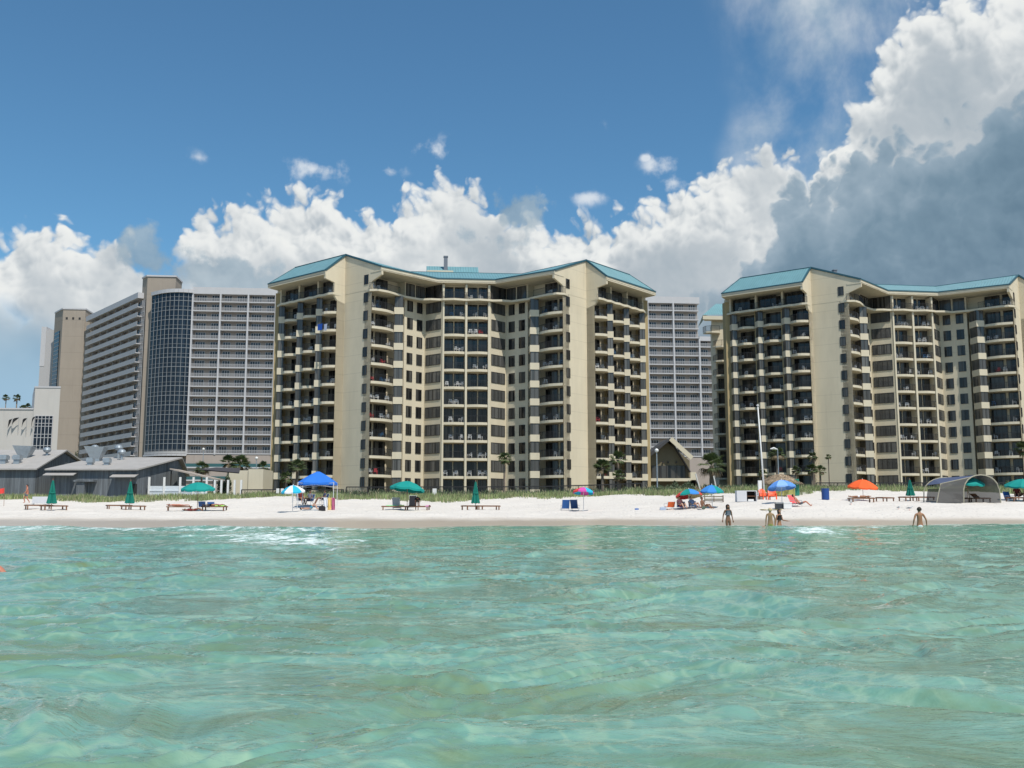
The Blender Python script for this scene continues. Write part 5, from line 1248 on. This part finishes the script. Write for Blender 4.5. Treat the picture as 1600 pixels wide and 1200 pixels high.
def adirondack(label,u,v,rz):
    x,y,z=G(u,v); t=thing('plastic_armchair',label,'chair',(x,y,z),rz); b=MB()
    b.add([(-.3,-.3,.36),(.3,-.3,.36),(.27,.2,.28),(-.27,.2,.28),(-.3,-.3,.32),(.3,-.3,.32),(.27,.2,.24),(-.27,.2,.24)],[(0,1,2,3),(4,7,6,5),(0,4,5,1),(1,5,6,2),(2,6,7,3),(3,7,4,0)]); b.build('seat',M_ORF,t)
    b=MB()
    for i in range(5): xx=-.24+i*.12; b.beam((xx,.2,.26),(xx*1.15,.45,.95-.05*abs(i-2)**1.5),.105,.025)
    b.build('backrest',M_ORF,t); b=MB()
    for sx in(-1,1): b.box(sx*.33-.05,sx*.33+.05,-.32,.3,.52,.555); 
    b.build('armrests',M_ORF,t); b=MB()
    lg=MB(); lg.box(-.03,.03,-.04,.04,0,.52); lm=lg.mesh('leg',M_ORF)
    for sx in(-1,1): obj('leg',lm,t,(sx*.33,-.27,0)); obj('leg',lm,t,(sx*.33,.27,0))
adirondack('orange plastic armchair next to the white mast',1195,781,R(20)); adirondack('orange plastic armchair nearer the hut counter',1207,781,R(-10)); 
# ------------------------------------------------------------------ boxes, bins, boards, signs
def boxthing(name,label,cat,u,v,parts,rz=0,loc=None):
    x,y,z=loc or G(u,v); t=thing(name,label,cat,(x,y,z),rz)
    for pn,bs,m in parts:
        b=MB(); 
        for q in bs: b.box(*q)
        b.build(pn,m,t)
    return t
M_PALEB=mat('pale_painted_board',(.60,.60,.62),.7,var=.05)
boxthing('beach_locker','pale locker with an open dark brown compartment on the sand','locker',1166,784,[('body',[(-.8,.8,-.35,.35,0,.04),(-.8,.8,-.35,.35,.82,.88),(-.8,-.02,-.35,.35,.04,.82),(.74,.8,-.35,.35,.04,.82),(-.02,.74,.3,.35,.04,.82)],M_PALEB),('shelf',[(-.02,.74,-.3,.3,.42,.46)],M_WOOD),('lining',[(-.018,.735,.26,.295,.05,.81)],mat('dark_lining',(.03,.022,.02),.9)),('box',[(.1,.55,-.25,.1,.05,.2)],M_WHITE)])
boxthing('litter_bin','round blue litter barrel standing alone before the dune','bin',1290,781,[],loc=None)
bt=[o for o in C.objects if o.name=='litter_bin'][0]; b=MB(); b.lathe([(.29,0),(.30,.05),(.30,.86),(.32,.88),(.32,.92),(.27,.92),(.27,.1)],18); b.build('barrel',mat('blue_barrel_paint',(.015,.06,.24),.5),bt,smooth=False)
boxthing('drinks_cooler','dark cooler box left of a white one in front of the hut','cooler',1218,795,[('body',[(-.28,.28,-.2,.2,0,.36)],mat('charcoal_plastic',(.03,.035,.045),.5)),('lid',[(-.3,.3,-.22,.22,.36,.45)],mat('grey_lid',(.30,.31,.33),.5))])
boxthing('drinks_cooler','white cooler box right of the dark one','cooler',1230,795,[('body',[(-.28,.28,-.2,.2,0,.38)],M_WHITE),('lid',[(-.3,.3,-.22,.22,.38,.46)],M_WHITE)])
boxthing('crate','low brown crate at the foot of the mast','crate',1188,781,[('slats',[(-.25,.25,-.2,.2,0,.08),(-.25,.25,-.2,.2,.11,.19),(-.25,.25,-.2,.2,.22,.30)],M_WOOD),('posts',[(-.24,-.2,-.19,-.15,0,.3),(.2,.24,-.19,-.15,0,.3)],M_TRUNK)])
boxthing('bag','black bag at the feet of the hanging towels','bag',504,798,[('body',[(-.28,.2,-.15,.15,0,.28),(-.22,.14,-.12,.12,.28,.36)],mat('black_nylon',(.015,.015,.02),.7)),('strap',[(-.1,.02,-.02,.02,.36,.42)],M_RAIL)])
boxthing('bag','small blue bag alone on the sand left of the red chair','bag',995,797,[('body',[(-.14,.14,-.1,.1,0,.12)],M_BLUEF),('handle',[(-.08,.08,-.015,.015,.12,.16)],M_WHITE)])
boxthing('bag','pale blue bag beside the red folding chair','bag',1036,797,[('body',[(-.22,.2,-.12,.12,0,.2)],cloth('pale_blue_cloth',(.4,.47,.6))),('handle',[(-.1,.1,-.015,.015,.2,.27)],M_WHITE)])
boxthing('windbreak','white board leaning upright left of the leftmost folded umbrella','board',63,789,[('panel',[(-.72,.72,-.02,.02,.12,.72)],M_PALEB),('foot',[(-.7,-.64,-.25,.25,0,.12),(.64,.7,-.25,.25,0,.12)],M_ALU)])
boxthing('cart','weathered wooden cart behind the blue and green umbrella','cart',1114,785,[('rails',[(-.75,.8,-.3,-.26,.2,.3),(-.75,.8,-.3,-.26,.42,.5),(-.75,.8,.26,.3,.42,.5)],mat('grey_timber',(.2,.18,.13),.9)),('deck',[(-.75,.8,-.28,.28,.12,.18)],mat('grey_timber_deck',(.16,.14,.11),.9)),('uprights',[(-.75,-.68,-.32,-.24,0,.55),(.72,.8,-.32,-.24,0,.55),(0,.06,-.32,-.24,0,.55)],M_TRUNK)])
def sign(label,u,v,y,w,h,hp):
    x,_,_z=at(u,v,y); z=float(T(x,y)); zc=_z-z; t=thing('beach_sign',label,'sign',(x,y,z))
    b=MB(); b.box(-w/2,w/2,-.03,0,zc-h/2,zc+h/2); b.build('board',M_WHITE,t); b=MB(); b.box(-.04,.04,0,.05,-.2,zc+h/2); b.build('post',M_TRUNK,t)
    b=MB()
    for i in range(4): b.box(-w*.36,w*(.36-.12*(i%2)),-.036,-.031,zc+h*.3-i*h*.2,zc+h*.3-i*h*.2+h*.05)
    return t
sign('white sign board on the dune right of the tilted teal umbrella',679,768,104,.42,.62,0)
sign('twin white notices on one post left of the blue and white umbrella',434,767,104,.3,.5,0); 
x,_,zz=at(441,767,104.); tt=C.objects['beach_sign.001']; b=MB(); b.box(x-tt.location.x-.15,x-tt.location.x+.15,-.03,0,zz-tt.location.z-.25,zz-tt.location.z+.25); b.build('board',M_WHITE,tt)
sign('small white sign above the first open teal umbrella\'s right side',316,771,104,.3,.35,0)
# white lifeguard steps
x,y,z=G(462,786); t=thing('beach_ladder','white metal step stand between the small umbrella and the canopy','stand',(x,y,z)); b=MB()
for i in range(5): b.beam((-.3,0,.2+i*.2),(.3,0,.2+i*.2),.04)
b.build('rungs',M_ALU,t); b=MB(); b.beam((-.32,0,0),(-.32,0,1.45),.04); b.build('rail',M_ALU,t); b=MB(); b.beam((.32,0,0),(.32,0,1.45),.04); b.build('rail',M_ALU,t)
# warning flag at far left
x,y,z=G(6,792); t=thing('warning_flag','red warning flag on a short pole at the left edge','flag',(x,y,z)); b=MB(); b.tube([(0,0,-.1),(-.05,0,1.6)],.02,6); b.build('pole',M_WOODP,t)
b=MB(); vs=[(-.05-.55*i/6,.05*math.sin(i*1.3),1.55-.42*c-.1*i/6) for i in range(7) for c in(0,1)]; b.add(vs,[(2*i,2*i+1,2*i+3,2*i+2) for i in range(6)]); o=b.build('cloth',M_REDC,t,recalc=False); o.modifiers.new('s','SOLIDIFY').thickness=.01
# towels lying or draped
def towel(label,u,v,w,d,c,h=0.03,rz=0,loc=None,name='towel'):
    x,y,z=loc or G(u,v); b=MB(); nx_,ny_=9,7; rs=random.Random(int(u))
    vs=[(-w/2+w*i/(nx_-1),-d/2+d*j/(ny_-1),h+rs.uniform(0,.02)-(.13 if (j in(0,ny_-1) and loc) else 0)) for i in range(nx_) for j in range(ny_)]
    b.add(vs,[(i*ny_+j,i*ny_+j+1,(i+1)*ny_+j+1,(i+1)*ny_+j) for i in range(nx_-1) for j in range(ny_-1)])
    o=b.build(name,cloth('towel_cloth_%d'%u,c),recalc=False,loc=(x,y,z)); o.rotation_euler=(0,0,rz); o.modifiers.new('s','SOLIDIFY').thickness=.012; return tag(o,label,'towel')
def onl(k,dx=0,dz=.37): x,y,z,a=LO[k]; return (x+dx*math.cos(a),y+dx*math.sin(a),z+dz)
towel('lime green towel under the sleeper\'s head on a lounger',335,798,.75,.64,(.35,.68,.14),rz=LO[335][3],loc=onl(335,.5))
towel('pale green towel on the left draped lounger',616,798,.8,.64,(.28,.62,.30),rz=LO[616][3],loc=onl(616,-.2)); towel('yellow-green towel on the left draped lounger',625,798,.4,.64,(.55,.66,.15),rz=LO[616][3],loc=onl(616,.55))
towel('pink towel hanging at the right end of the bending woman\'s lounger',664,798,.25,.7,(.60,.28,.45),rz=LO[652][3],loc=onl(652,.85)); towel('pale yellow beach mat in front of the coolers',1205,797,1.5,.5,(.72,.62,.25)); towel('blue towel spread on the sand under a reader',488,798,1.5,.6,(.12,.30,.48))
# towels over the balcony rail, centre tower
bt_=Matrix.Rotation(R(5),3,'Z')
for dx_,w,c,lb in((0,.75,(.02,.09,.38),'blue towel hanging over a seventh column balcony rail of the centre tower'),(.95,.55,(.5,.55,.65),'pale patterned towel over the same balcony rail as the blue one')):
    pass
for u,w,c,lb in((500,.95,(.02,.09,.40),'blue towel over a high left balcony rail of the centre tower'),(508.5,.6,(.50,.56,.70),'pale patterned towel beside the blue one on a high balcony rail')):
    x,y,z=at(u,511,149.2); b=MB(); b.box(-w/2,w/2,-.03,.0,-.5,.45); b.box(-w/2,w/2,0,.16,.44,.48); o=b.build('balcony_towel',cloth('towel_%d'%int(u),c),loc=(x,y,z)); o.rotation_euler=(0,0,R(-35)); tag(o,lb,'towel')
# driftwood and seaweed scraps, gulls
M_BIRD=mat('gull_grey',(.22,.22,.23),.7); M_BIRDW=mat('gull_white',(.6,.6,.6),.7)
for u,v,rz,lb in((1404,797,40,'left one of two small gulls on the wet sand'),(1421,798,-30,'right one of two small gulls, nearest the wading man'),(1330,789,70,'lone small gull below the orange umbrella')):
    x,y,z=G(u,v); t=thing('gull',lb,'bird',(x,y,z),R(rz)); b=MB(); b.tube([(-.2,0,.16),(-.1,0,.17),(0,0,.18),(.1,0,.2),(.16,0,.26),(.2,0,.29),(.25,0,.285),(.29,0,.275)],[.012,.04,.06,.055,.035,.033,.02,.004],8); b.build('body',M_BIRDW,t,smooth=True)
    for s_ in(-1,1): b=MB(); b.add([(.1,s_*.05,.22),(.0,s_*.07,.2),(-.24,s_*.02,.17),(-.05,s_*.03,.24)],[(0,1,2,3)]); o=b.build('wing',M_BIRD,t,recalc=False); o.modifiers.new('s','SOLIDIFY').thickness=.012
    for s_ in(-1,1): b=MB(); b.tube([(0,s_*.025,.13),(0,s_*.025,0),(.04,s_*.025,0)],.006,5); b.build('leg',M_ORF,t)
# ------------------------------------------------------------------ people
def skinmat(name,c): return mat(name,c,.55,spec=.35,var=.08,vscale=9)
SK={'tan':skinmat('tanned_skin',(.36,.175,.10)),'red':skinmat('sunburnt_skin',(.48,.19,.12)),'pale':skinmat('fair_skin',(.52,.30,.21)),'brown':skinmat('brown_skin',(.22,.11,.065)),'olive':skinmat('olive_skin',(.30,.19,.10))}
HAIR={'dark':mat('dark_brown_hair',(.03,.018,.012),.7),'blond':mat('blond_hair',(.50,.38,.22),.7),'grey':mat('grey_hair',(.30,.28,.27),.7)}
def skinned(name,V,E,RR,root=0,sub=2):
    me=bpy.data.meshes.new(name); me.from_pydata([tuple(v) for v in V],E,[]); o=bpy.data.objects.new(name,me); C.objects.link(o)
    sk=o.modifiers.new('skin','SKIN'); sk.use_smooth_shade=True
    if not me.skin_vertices:
        bm=bmesh.new(); bm.from_mesh(me); bm.verts.layers.skin.verify(); bm.to_mesh(me); bm.free()
    for i,r_ in enumerate(RR):
        d=me.skin_vertices[0].data[i]; d.radius=r_ if isinstance(r_,tuple) else (r_,r_); d.use_root=(i==root)
    sb=o.modifiers.new('sub','SUBSURF'); sb.levels=sb.render_levels=sub
    dg=bpy.context.evaluated_depsgraph_get(); m2=bpy.data.meshes.new_from_object(o.evaluated_get(dg)); m2.name=name
    bpy.data.objects.remove(o); return m2
V3=Vector
def stand():
    j=dict(pelvis=(0,0,.93),waist=(0,0,1.08),chest=(0,0,1.27),neckb=(0,.01,1.42),neck=(0,0,1.49),jaw=(0,-.03,1.545),head=(0,-.01,1.61),crown=(0,0,1.665),nose=(0,-.115,1.575))
    for s,n_ in((-1,'L'),(1,'R')):
        j.update({'sh'+n_:(s*.165,0,1.385),'el'+n_:(s*.215,.03,1.13),'wr'+n_:(s*.225,-.03,.90),'hip'+n_:(s*.085,0,.87),'kn'+n_:(s*.095,-.015,.48),'ca'+n_:(s*.095,.015,.34),'an'+n_:(s*.095,.025,.08),'to'+n_:(s*.11,-.14,.03)})
    return {k:V3(v) for k,v in j.items()}
RAD=dict(pelvis=(.135,.095),waist=(.115,.085),chest=(.135,.10),neckb=(.075,.06),neck=.048,jaw=.058,head=.088,crown=.062,nose=.012,sh=.056,el=.038,wr=.025,hip=.088,kn=.056,ca=.052,an=.034,to=.028)
def person(label,loc,rz,j,skin,hair='dark',clothes=(),height=1.70,long=False,woman=False,facing=True):
    k=height/1.70; names=list(j.keys()); idx={n_:i for i,n_ in enumerate(names)}
    V=[j[n_]*k for n_ in names]
    def rad(n_):
        r_=RAD.get(n_,RAD.get(n_[:-1])); r_=r_ if isinstance(r_,tuple) else (r_,r_)
        if woman: r_=(r_[0]*(.86 if n_ in('waist','chest') or n_[:2]=='sh' else 1.0),r_[1]*(.95))
        return (r_[0]*k,r_[1]*k)
    RR=[rad(n_) for n_ in names]
    ed=[('pelvis','waist'),('waist','chest'),('chest','neckb'),('neckb','neck'),('neck','jaw'),('jaw','head'),('head','crown'),('jaw','nose')]
    for n_ in'LR': ed+=[('neckb','sh'+n_),('sh'+n_,'el'+n_),('el'+n_,'wr'+n_),('pelvis','hip'+n_),('hip'+n_,'kn'+n_),('kn'+n_,'ca'+n_),('ca'+n_,'an'+n_),('an'+n_,'to'+n_)]
    E_=[(idx[a],idx[b]) for a,b in ed]
    for n_ in'LR':
        w=j['wr'+n_]*k; d=(j['wr'+n_]-j['el'+n_]).normalized(); side=d.cross(V3((0,1,0)) if abs(d.y)<.8 else V3((0,0,1))).normalized(); pn=side.cross(d).normalized()
        pi=len(V); V.append(w+d*.055*k); RR.append((.032*k,.016*k)); E_.append((idx['wr'+n_],pi))
        p2=len(V); V.append(w+d*.085*k); RR.append((.034*k,.014*k)); E_.append((pi,p2))
        for q,(off,L) in enumerate([(-.030,.068),(-.010,.080),(.011,.074),(.031,.056)]):
            a=len(V); V+= [V[p2]+side*off*k+d*L*.45*k, V[p2]+side*off*1.15*k+d*L*k*.9+pn*.014*k*(1+.3*q)]; RR+=[(.0085*k,)*2,(.007*k,)*2]; E_+=[(p2,a),(a,a+1)]
        a=len(V); sg_=-1 if n_=='L' else 1; V+=[V[pi]+side*.038*k*sg_+d*.012*k,V[pi]+side*.058*k*sg_+d*.045*k]; RR+=[(.0105*k,)*2,(.008*k,)*2]; E_+=[(pi,a),(a,a+1)]
    me=skinned('person',V,E_,RR,idx['pelvis'])
    me.materials.append(SK[skin]); o=obj('person',me,None,loc,rz); me.polygons.foreach_set('use_smooth',[True]*len(me.polygons)); tag(o,label,'person')
    J=lambda n_: j[n_]*k
    # hair: a cap over the skull, longer for long hair
    hd=J('head'); up=(J('crown')-J('jaw')).normalized(); fw=(J('nose')-J('jaw')); fw=(fw-up*fw.dot(up)).normalized(); rt=up.cross(fw)
    b=MB(); vs=[];n1,n2_=12,7
    for a_ in range(n2_):
        t=a_/(n2_-1)
        for c_ in range(n1):
            ph=2*math.pi*c_/n1; front=math.cos(ph); lim=1.15 if front>.4 else (2.0 if not long else 2.15); th=t*lim
            r_=.104*k*(1+.05*math.sin(5*ph)); p=hd+up*.012*k+ (up*math.cos(th)+ (fw*front+rt*math.sin(ph))*math.sin(th))*r_*(1.06 if front<0 else .98)
            if long and t>.75 and front<.3: p=p-up*.22*k*(t-.75)*4-fw*.015
            vs.append(p)
    b.add(vs,[(i*n1+c_,i*n1+(c_+1)%n1,(i+1)*n1+(c_+1)%n1,(i+1)*n1+c_) for i in range(n2_-1) for c_ in range(n1)]); b.build('hair',HAIR[hair],o,smooth=True,recalc=False)
    if facing:
        b=MB()
        for s in(-1,1): b.lathe([(.001,-.008),(.011,-.004),(.011,.004),(.001,.008)],6,c=tuple(hd-up*.008*k+fw*.082*k+rt*s*.033*k))
        b.box(*sum([[ (hd-up*.062*k+fw*.083*k)[q]-(.022,.006,.004)[q],(hd-up*.062*k+fw*.083*k)[q]+(.022,.006,.004)[q]] for q in range(3)],[])); b.build('face_features',M_RAIL,o)
    # clothing, skinned on the same joints a little larger
    for nm,cm,kind in clothes:
        if kind=='shorts': vn=[J('pelvis')+(J('waist')-J('pelvis'))*.35,J('pelvis'),J('hipL'),J('hipL').lerp(J('knL'),.6),J('hipR'),J('hipR').lerp(J('knR'),.6)]; e=[(0,1),(1,2),(2,3),(1,4),(4,5)]; rr=[(.128,.098),(.142,.104),.098,.082,.098,.082]; rt_=1
        elif kind=='brief': vn=[J('pelvis')+(J('waist')-J('pelvis'))*.12,J('pelvis'),J('hipL').lerp(J('pelvis'),.25),J('hipR').lerp(J('pelvis'),.25)]; e=[(0,1),(1,2),(1,3)]; rr=[(.134,.098),(.140,.103),.092,.092]; rt_=1
        elif kind=='top': c0=J('chest'); vn=[c0.lerp(J('waist'),.12),c0,c0.lerp(J('neckb'),.35)]; e=[(0,1),(1,2)]; rr=[(.122,.100),(.136,.112),(.10,.085)] if woman else [(.14,.105)]*3; rt_=1
        elif kind=='shirt': vn=[J('pelvis').lerp(J('waist'),.3),J('waist'),J('chest'),J('neckb'),J('shL'),J('shL').lerp(J('elL'),.6),J('shR'),J('shR').lerp(J('elR'),.6)]; e=[(0,1),(1,2),(2,3),(3,4),(4,5),(3,6),(6,7)]; rr=[(.148,.112),(.14,.108),(.155,.118),(.09,.075),.07,.06,.07,.06]; rt_=2
        rr=[tuple(x*k for x in (q if isinstance(q,tuple) else (q,q))) for q in rr]
        m2=skinned(nm,vn,e,rr,rt_); m2.materials.append(cm); obj(nm,m2,o)
    return o
def sitting(seat=.22,lean=.35,legs=.0):
    """sitting low with legs forward (-y), leaning back"""
    j=stand(); P0=V3((0,.05,seat+.09)); up=V3((0,math.sin(lean),math.cos(lean))); f=V3((0,-math.cos(lean),math.sin(lean)))
    for n_ in('pelvis','waist','chest','neckb','neck','jaw','head','crown','nose','shL','shR'):
        d=j[n_]-V3((0,0,.93)); j[n_]=P0+V3((d.x,0,0))+up*d.z+f*(-d.y)
    for s,n_ in((-1,'L'),(1,'R')):
        j['hip'+n_]=P0+V3((s*.09,-.05,-.02)); j['kn'+n_]=P0+V3((s*.13,-.46,.14+legs)); j['ca'+n_]=P0+V3((s*.13,-.60,.0+legs*.6)); j['an'+n_]=V3((s*.12,P0.y-.80,.07)); j['to'+n_]=V3((s*.13,P0.y-.86,.17))
        j['el'+n_]=j['sh'+n_]+V3((s*.09,-.06,-.25)); j['wr'+n_]=j['sh'+n_]+V3((s*.08,-.28,-.30))
    return j
def lying(h=.40,up_=False,knee=0.,arms=0):
    """lying along x, head to +x; face up or down"""
    j=stand(); out={}
    for n_,v in j.items(): out[n_]=V3((v.z-.93, v.x, h+.09+(-v.y if up_ else v.y)*.6))
    if knee:
        for n_ in'LR':
            out['kn'+n_]=out['hip'+n_]+V3((-.30,0,knee)); out['ca'+n_]=out['hip'+n_]+V3((-.40,0,knee*.6)); out['an'+n_]=out['hip'+n_]+V3((-.55,0,-.03)); out['to'+n_]=out['hip'+n_]+V3((-.68,0,0.0))
    if arms:
        for s,n_ in((-1,'L'),(1,'R')): out['el'+n_]=out['sh'+n_]+V3((.16,s*.17,.0)); out['wr'+n_]=out['sh'+n_]+V3((.32,s*.02,.02))
    return out
def bending():
    j=stand(); P0=j['pelvis'].copy(); P0.z=.90
    for n_ in('waist','chest','neckb','neck','jaw','head','crown','nose','shL','shR'):
        d=j[n_]-V3((0,0,.93)); a=R(78); j[n_]=P0+V3((d.x,-d.z*math.sin(a)+d.y*math.cos(a)*1,d.z*math.cos(a)+d.y*math.sin(a)))
    for s,n_ in((-1,'L'),(1,'R')):
        j['el'+n_]=j['sh'+n_]+V3((s*.02,-.03,-.26)); j['wr'+n_]=j['sh'+n_]+V3((s*.0,-.06,-.48))
    return j
def walking():
    j=stand(); j['knL']=V3((-.09,-.20,.52)); j['caL']=V3((-.09,-.17,.36)); j['anL']=V3((-.09,-.10,.13)); j['toL']=V3((-.1,-.25,.09)); j['knR']=V3((.09,.02,.48)); j['caR']=V3((.09,.12,.34)); j['anR']=V3((.09,.24,.13)); j['toR']=V3((.1,.14,.03))
    j['elL']=j['shL']+V3((-.05,.14,-.23)); j['wrL']=j['elL']+V3((0,.02,-.23)); j['elR']=j['shR']+V3((.05,-.06,-.25)); j['wrR']=j['elR']+V3((0,-.16,-.17)); return j
BLK=cloth('black_swim_cloth',(.02,.02,.022)); GRY=cloth('grey_swim_cloth',(.12,.14,.17)); WHT=cloth('white_swim_cloth',(.72,.74,.78)); OLV=cloth('olive_swim_cloth',(.22,.24,.06)); RED=cloth('red_swim_cloth',(.5,.06,.06)); MAR=cloth('maroon_swim_cloth',(.16,.03,.03)); NAV=cloth('navy_shirt_cloth',(.06,.07,.13)); GREY=cloth('grey_shirt_cloth',(.20,.20,.24))
def feet(u,vh,y,height): x,_,z=at(u,vh,y); return (x,y,z-height)
# bathers
j=stand(); j['elL']=V3((-.25,.05,1.13)); j['wrL']=V3((-.30,0,.91)); j['elR']=V3((.24,.05,1.13)); j['wrR']=V3((.26,-.02,.90)); j['knL']=V3((-.08,-.03,.48)); j['hipL']=V3((-.09,0,.87))
person('woman in a dark bikini standing alone at the water\'s edge, arms hanging',feet(1137,788,52,1.67),R(12),j,'brown','dark',[('bikini_top',GRY,'top'),('bikini_bottom',MAR,'brief')],1.65,long=True,woman=True)
j=stand(); j['elL']=V3((-.24,.02,1.12)); 
person('fair-haired bather with olive back and yellow-green shorts, left of the wading pair',feet(1203,794,50,1.66),R(170),j,'olive','blond',[('swim_shorts',OLV,'shorts')],1.65,facing=False)
j=stand(); j['elR']=V3((.22,-.05,1.14)); j['wrR']=V3((.28,-.28,1.10)); j['elL']=V3((-.20,.06,1.13)); j['wrL']=V3((-.26,.05,.92))
person('dark-haired woman in black bikini with one forearm held out, right of the wading pair',feet(1217,796,50.2,1.60),R(38),j,'tan','dark',[('bikini_top',BLK,'top'),('bikini_bottom',BLK,'brief')],1.60,long=True,woman=True)
j=stand(); j['elL']=V3((-.27,.06,1.14)); j['wrL']=V3((-.30,.0,.93)); j['elR']=V3((.27,.06,1.14)); j['wrR']=V3((.30,.0,.93))
person('broad-backed man in white trunks wading waist deep, seen from behind',feet(1436,793,47.5,1.76),R(176),j,'tan','dark',[('swim_shorts',WHT,'shorts')],1.76,facing=False)
# swimmer at the left edge: floating on the back, a knee and toes above the water
x,y,z=at(-2,893,13.2); zs=sea_z(x,y)
j=lying(-.24,True,.30); o=person('reddish swimmer floating at the left frame edge, only a bent knee showing',(x-.44,y,zs-.03),R(180),j,'red','dark',[('swim_shorts',NAV,'shorts')],1.75,facing=False)
# walker on the left
x,y,z=G(41,787); person('shirtless sunburnt man in dark shorts walking left along the dune foot',(x,y,z),R(-55),walking(),'red','dark',[('swim_shorts',GRY,'shorts')],1.75,facing=False)
def on_lounger(label,k,sk,hr,cl,rz=0,dx=0,h=.36,**kw):
    x,y,z,a=LO[k]; ps=kw.pop('pose',None) or lying(h,kw.pop('up',False),kw.pop('knee',0),kw.pop('arms',1)); return person(label,(x+dx*math.cos(a),y+dx*math.sin(a),z),a+rz,ps,sk,hr,cl,kw.pop('height',1.68),facing=False,**kw)
on_lounger('sunbather lying face down at the left end of the teal umbrella\'s shade',280,'red','dark',[('bikini_bottom',RED,'brief')],rz=math.pi,dx=-.1)
x,y,z=G(303,799.5); person('sunbather in dark maroon lying before the teal umbrella\'s pole',(x,y,z),R(185),lying(.05,False,.12,1),'brown','dark',[('shirt',MAR,'shirt'),('swim_shorts',MAR,'shorts')],1.68,facing=False)
on_lounger('tanned sleeper with head on the lime green towel',335,'tan','dark',[('swim_shorts',BLK,'shorts')],dx=-.1,up=True)
x,y,z,a=LO[652]; person('woman in black bending over a lounger under the tilted teal umbrella',(x-.1,y+.75,z),R(10),bending(),'red','dark',[('swimsuit_top',BLK,'shirt'),('swimsuit_bottom',BLK,'shorts')],1.62,woman=True,facing=False)
# under the blue canopy
for u,v,rz,sk,cl,lb,ang in((470,789,30,'tan',[('shirt',MAR,'shirt'),('swim_shorts',BLK,'shorts')],'leftmost of three people sitting under the blue canopy, dark maroon shirt',1),(483,790,-20,'brown',[('shirt',GREY,'shirt'),('swim_shorts',NAV,'shorts')],'middle one of three people under the blue canopy, blue-grey shirt',1),(505,789,-60,'brown',[('shirt',NAV,'shirt'),('swim_shorts',BLK,'shorts')],'rightmost of three people under the blue canopy, navy top',1)):
    x,y,z=G(u,v); c_=sling('dark folding chair under the blue canopy, %s seat'%lb.split()[0].replace('middle','middle one'),u,v,R(rz),M_NAVYF,low=False,h=.95,loc=(x,y,z)); person(lb,(x,y,z),R(rz),sitting(.40,.15),sk,'dark',cl,1.72,facing=True)
x,y,z=G(484,797); person('reader lying on a blue towel with knees raised',(x,y,z),R(180),lying(.03,True,.38,0),'pale','dark',[('swim_shorts',cloth('teal_swim_cloth',(.05,.30,.42)),'shorts')],1.66,facing=False)
# sitting couple and man
x,y,z=G(1064,796); person('fair-skinned sitter in red and white left of the sitting couple',(x,y,z),R(18),sitting(.18,.35,.05),'pale','dark',[('shirt',cloth('pink_red_cloth',(.62,.28,.26)),'shirt'),('swim_shorts',RED,'shorts')],1.65)
x,y,z=G(1084,795); person('reclining companion on the blue patterned chair',(x,y,z),R(25),sitting(.18,.55,.05),'pale','dark',[('shirt',cloth('blue_white_cloth',(.25,.36,.55)),'shirt'),('swim_shorts',M_WHC,'shorts')],1.62)
x,y,z=G(1099,796); person('bare-chested man sitting on the sand under the blue and green umbrella',(x,y,z),R(48),sitting(.02,.1,.12),'brown','dark',[('swim_shorts',cloth('sage_swim_cloth',(.20,.28,.22)),'shorts')],1.76)
x,y,z=G(1246,792); person('sunbather stretched out on the coral lounge chair, feet to the right',(x+.2,y,z),R(70),sitting(.16,.65,.0),'red','dark',[('swim_shorts',GRY,'shorts')],1.7,facing=False)
on_lounger('sunbather lying under the orange umbrella',1346,'tan','grey',[('swim_shorts',M_WHC,'shorts')],rz=0,dx=-.1,up=True)
x,y,z=G(1589,783); person('person in a dark red shirt sitting under the rightmost teal umbrella',(x,y,z+.02),R(-25),sitting(.36,.1),'red','grey',[('shirt',MAR,'shirt'),('swim_shorts',NAV,'shorts')],1.7)
x,y,z=G(1597,783); person('person in black cut off by the right edge under the teal umbrella',(x,y+.4,z+.02),R(20),sitting(.36,.1),'brown','dark',[('shirt',BLK,'shirt'),('swim_shorts',BLK,'shorts')],1.7)
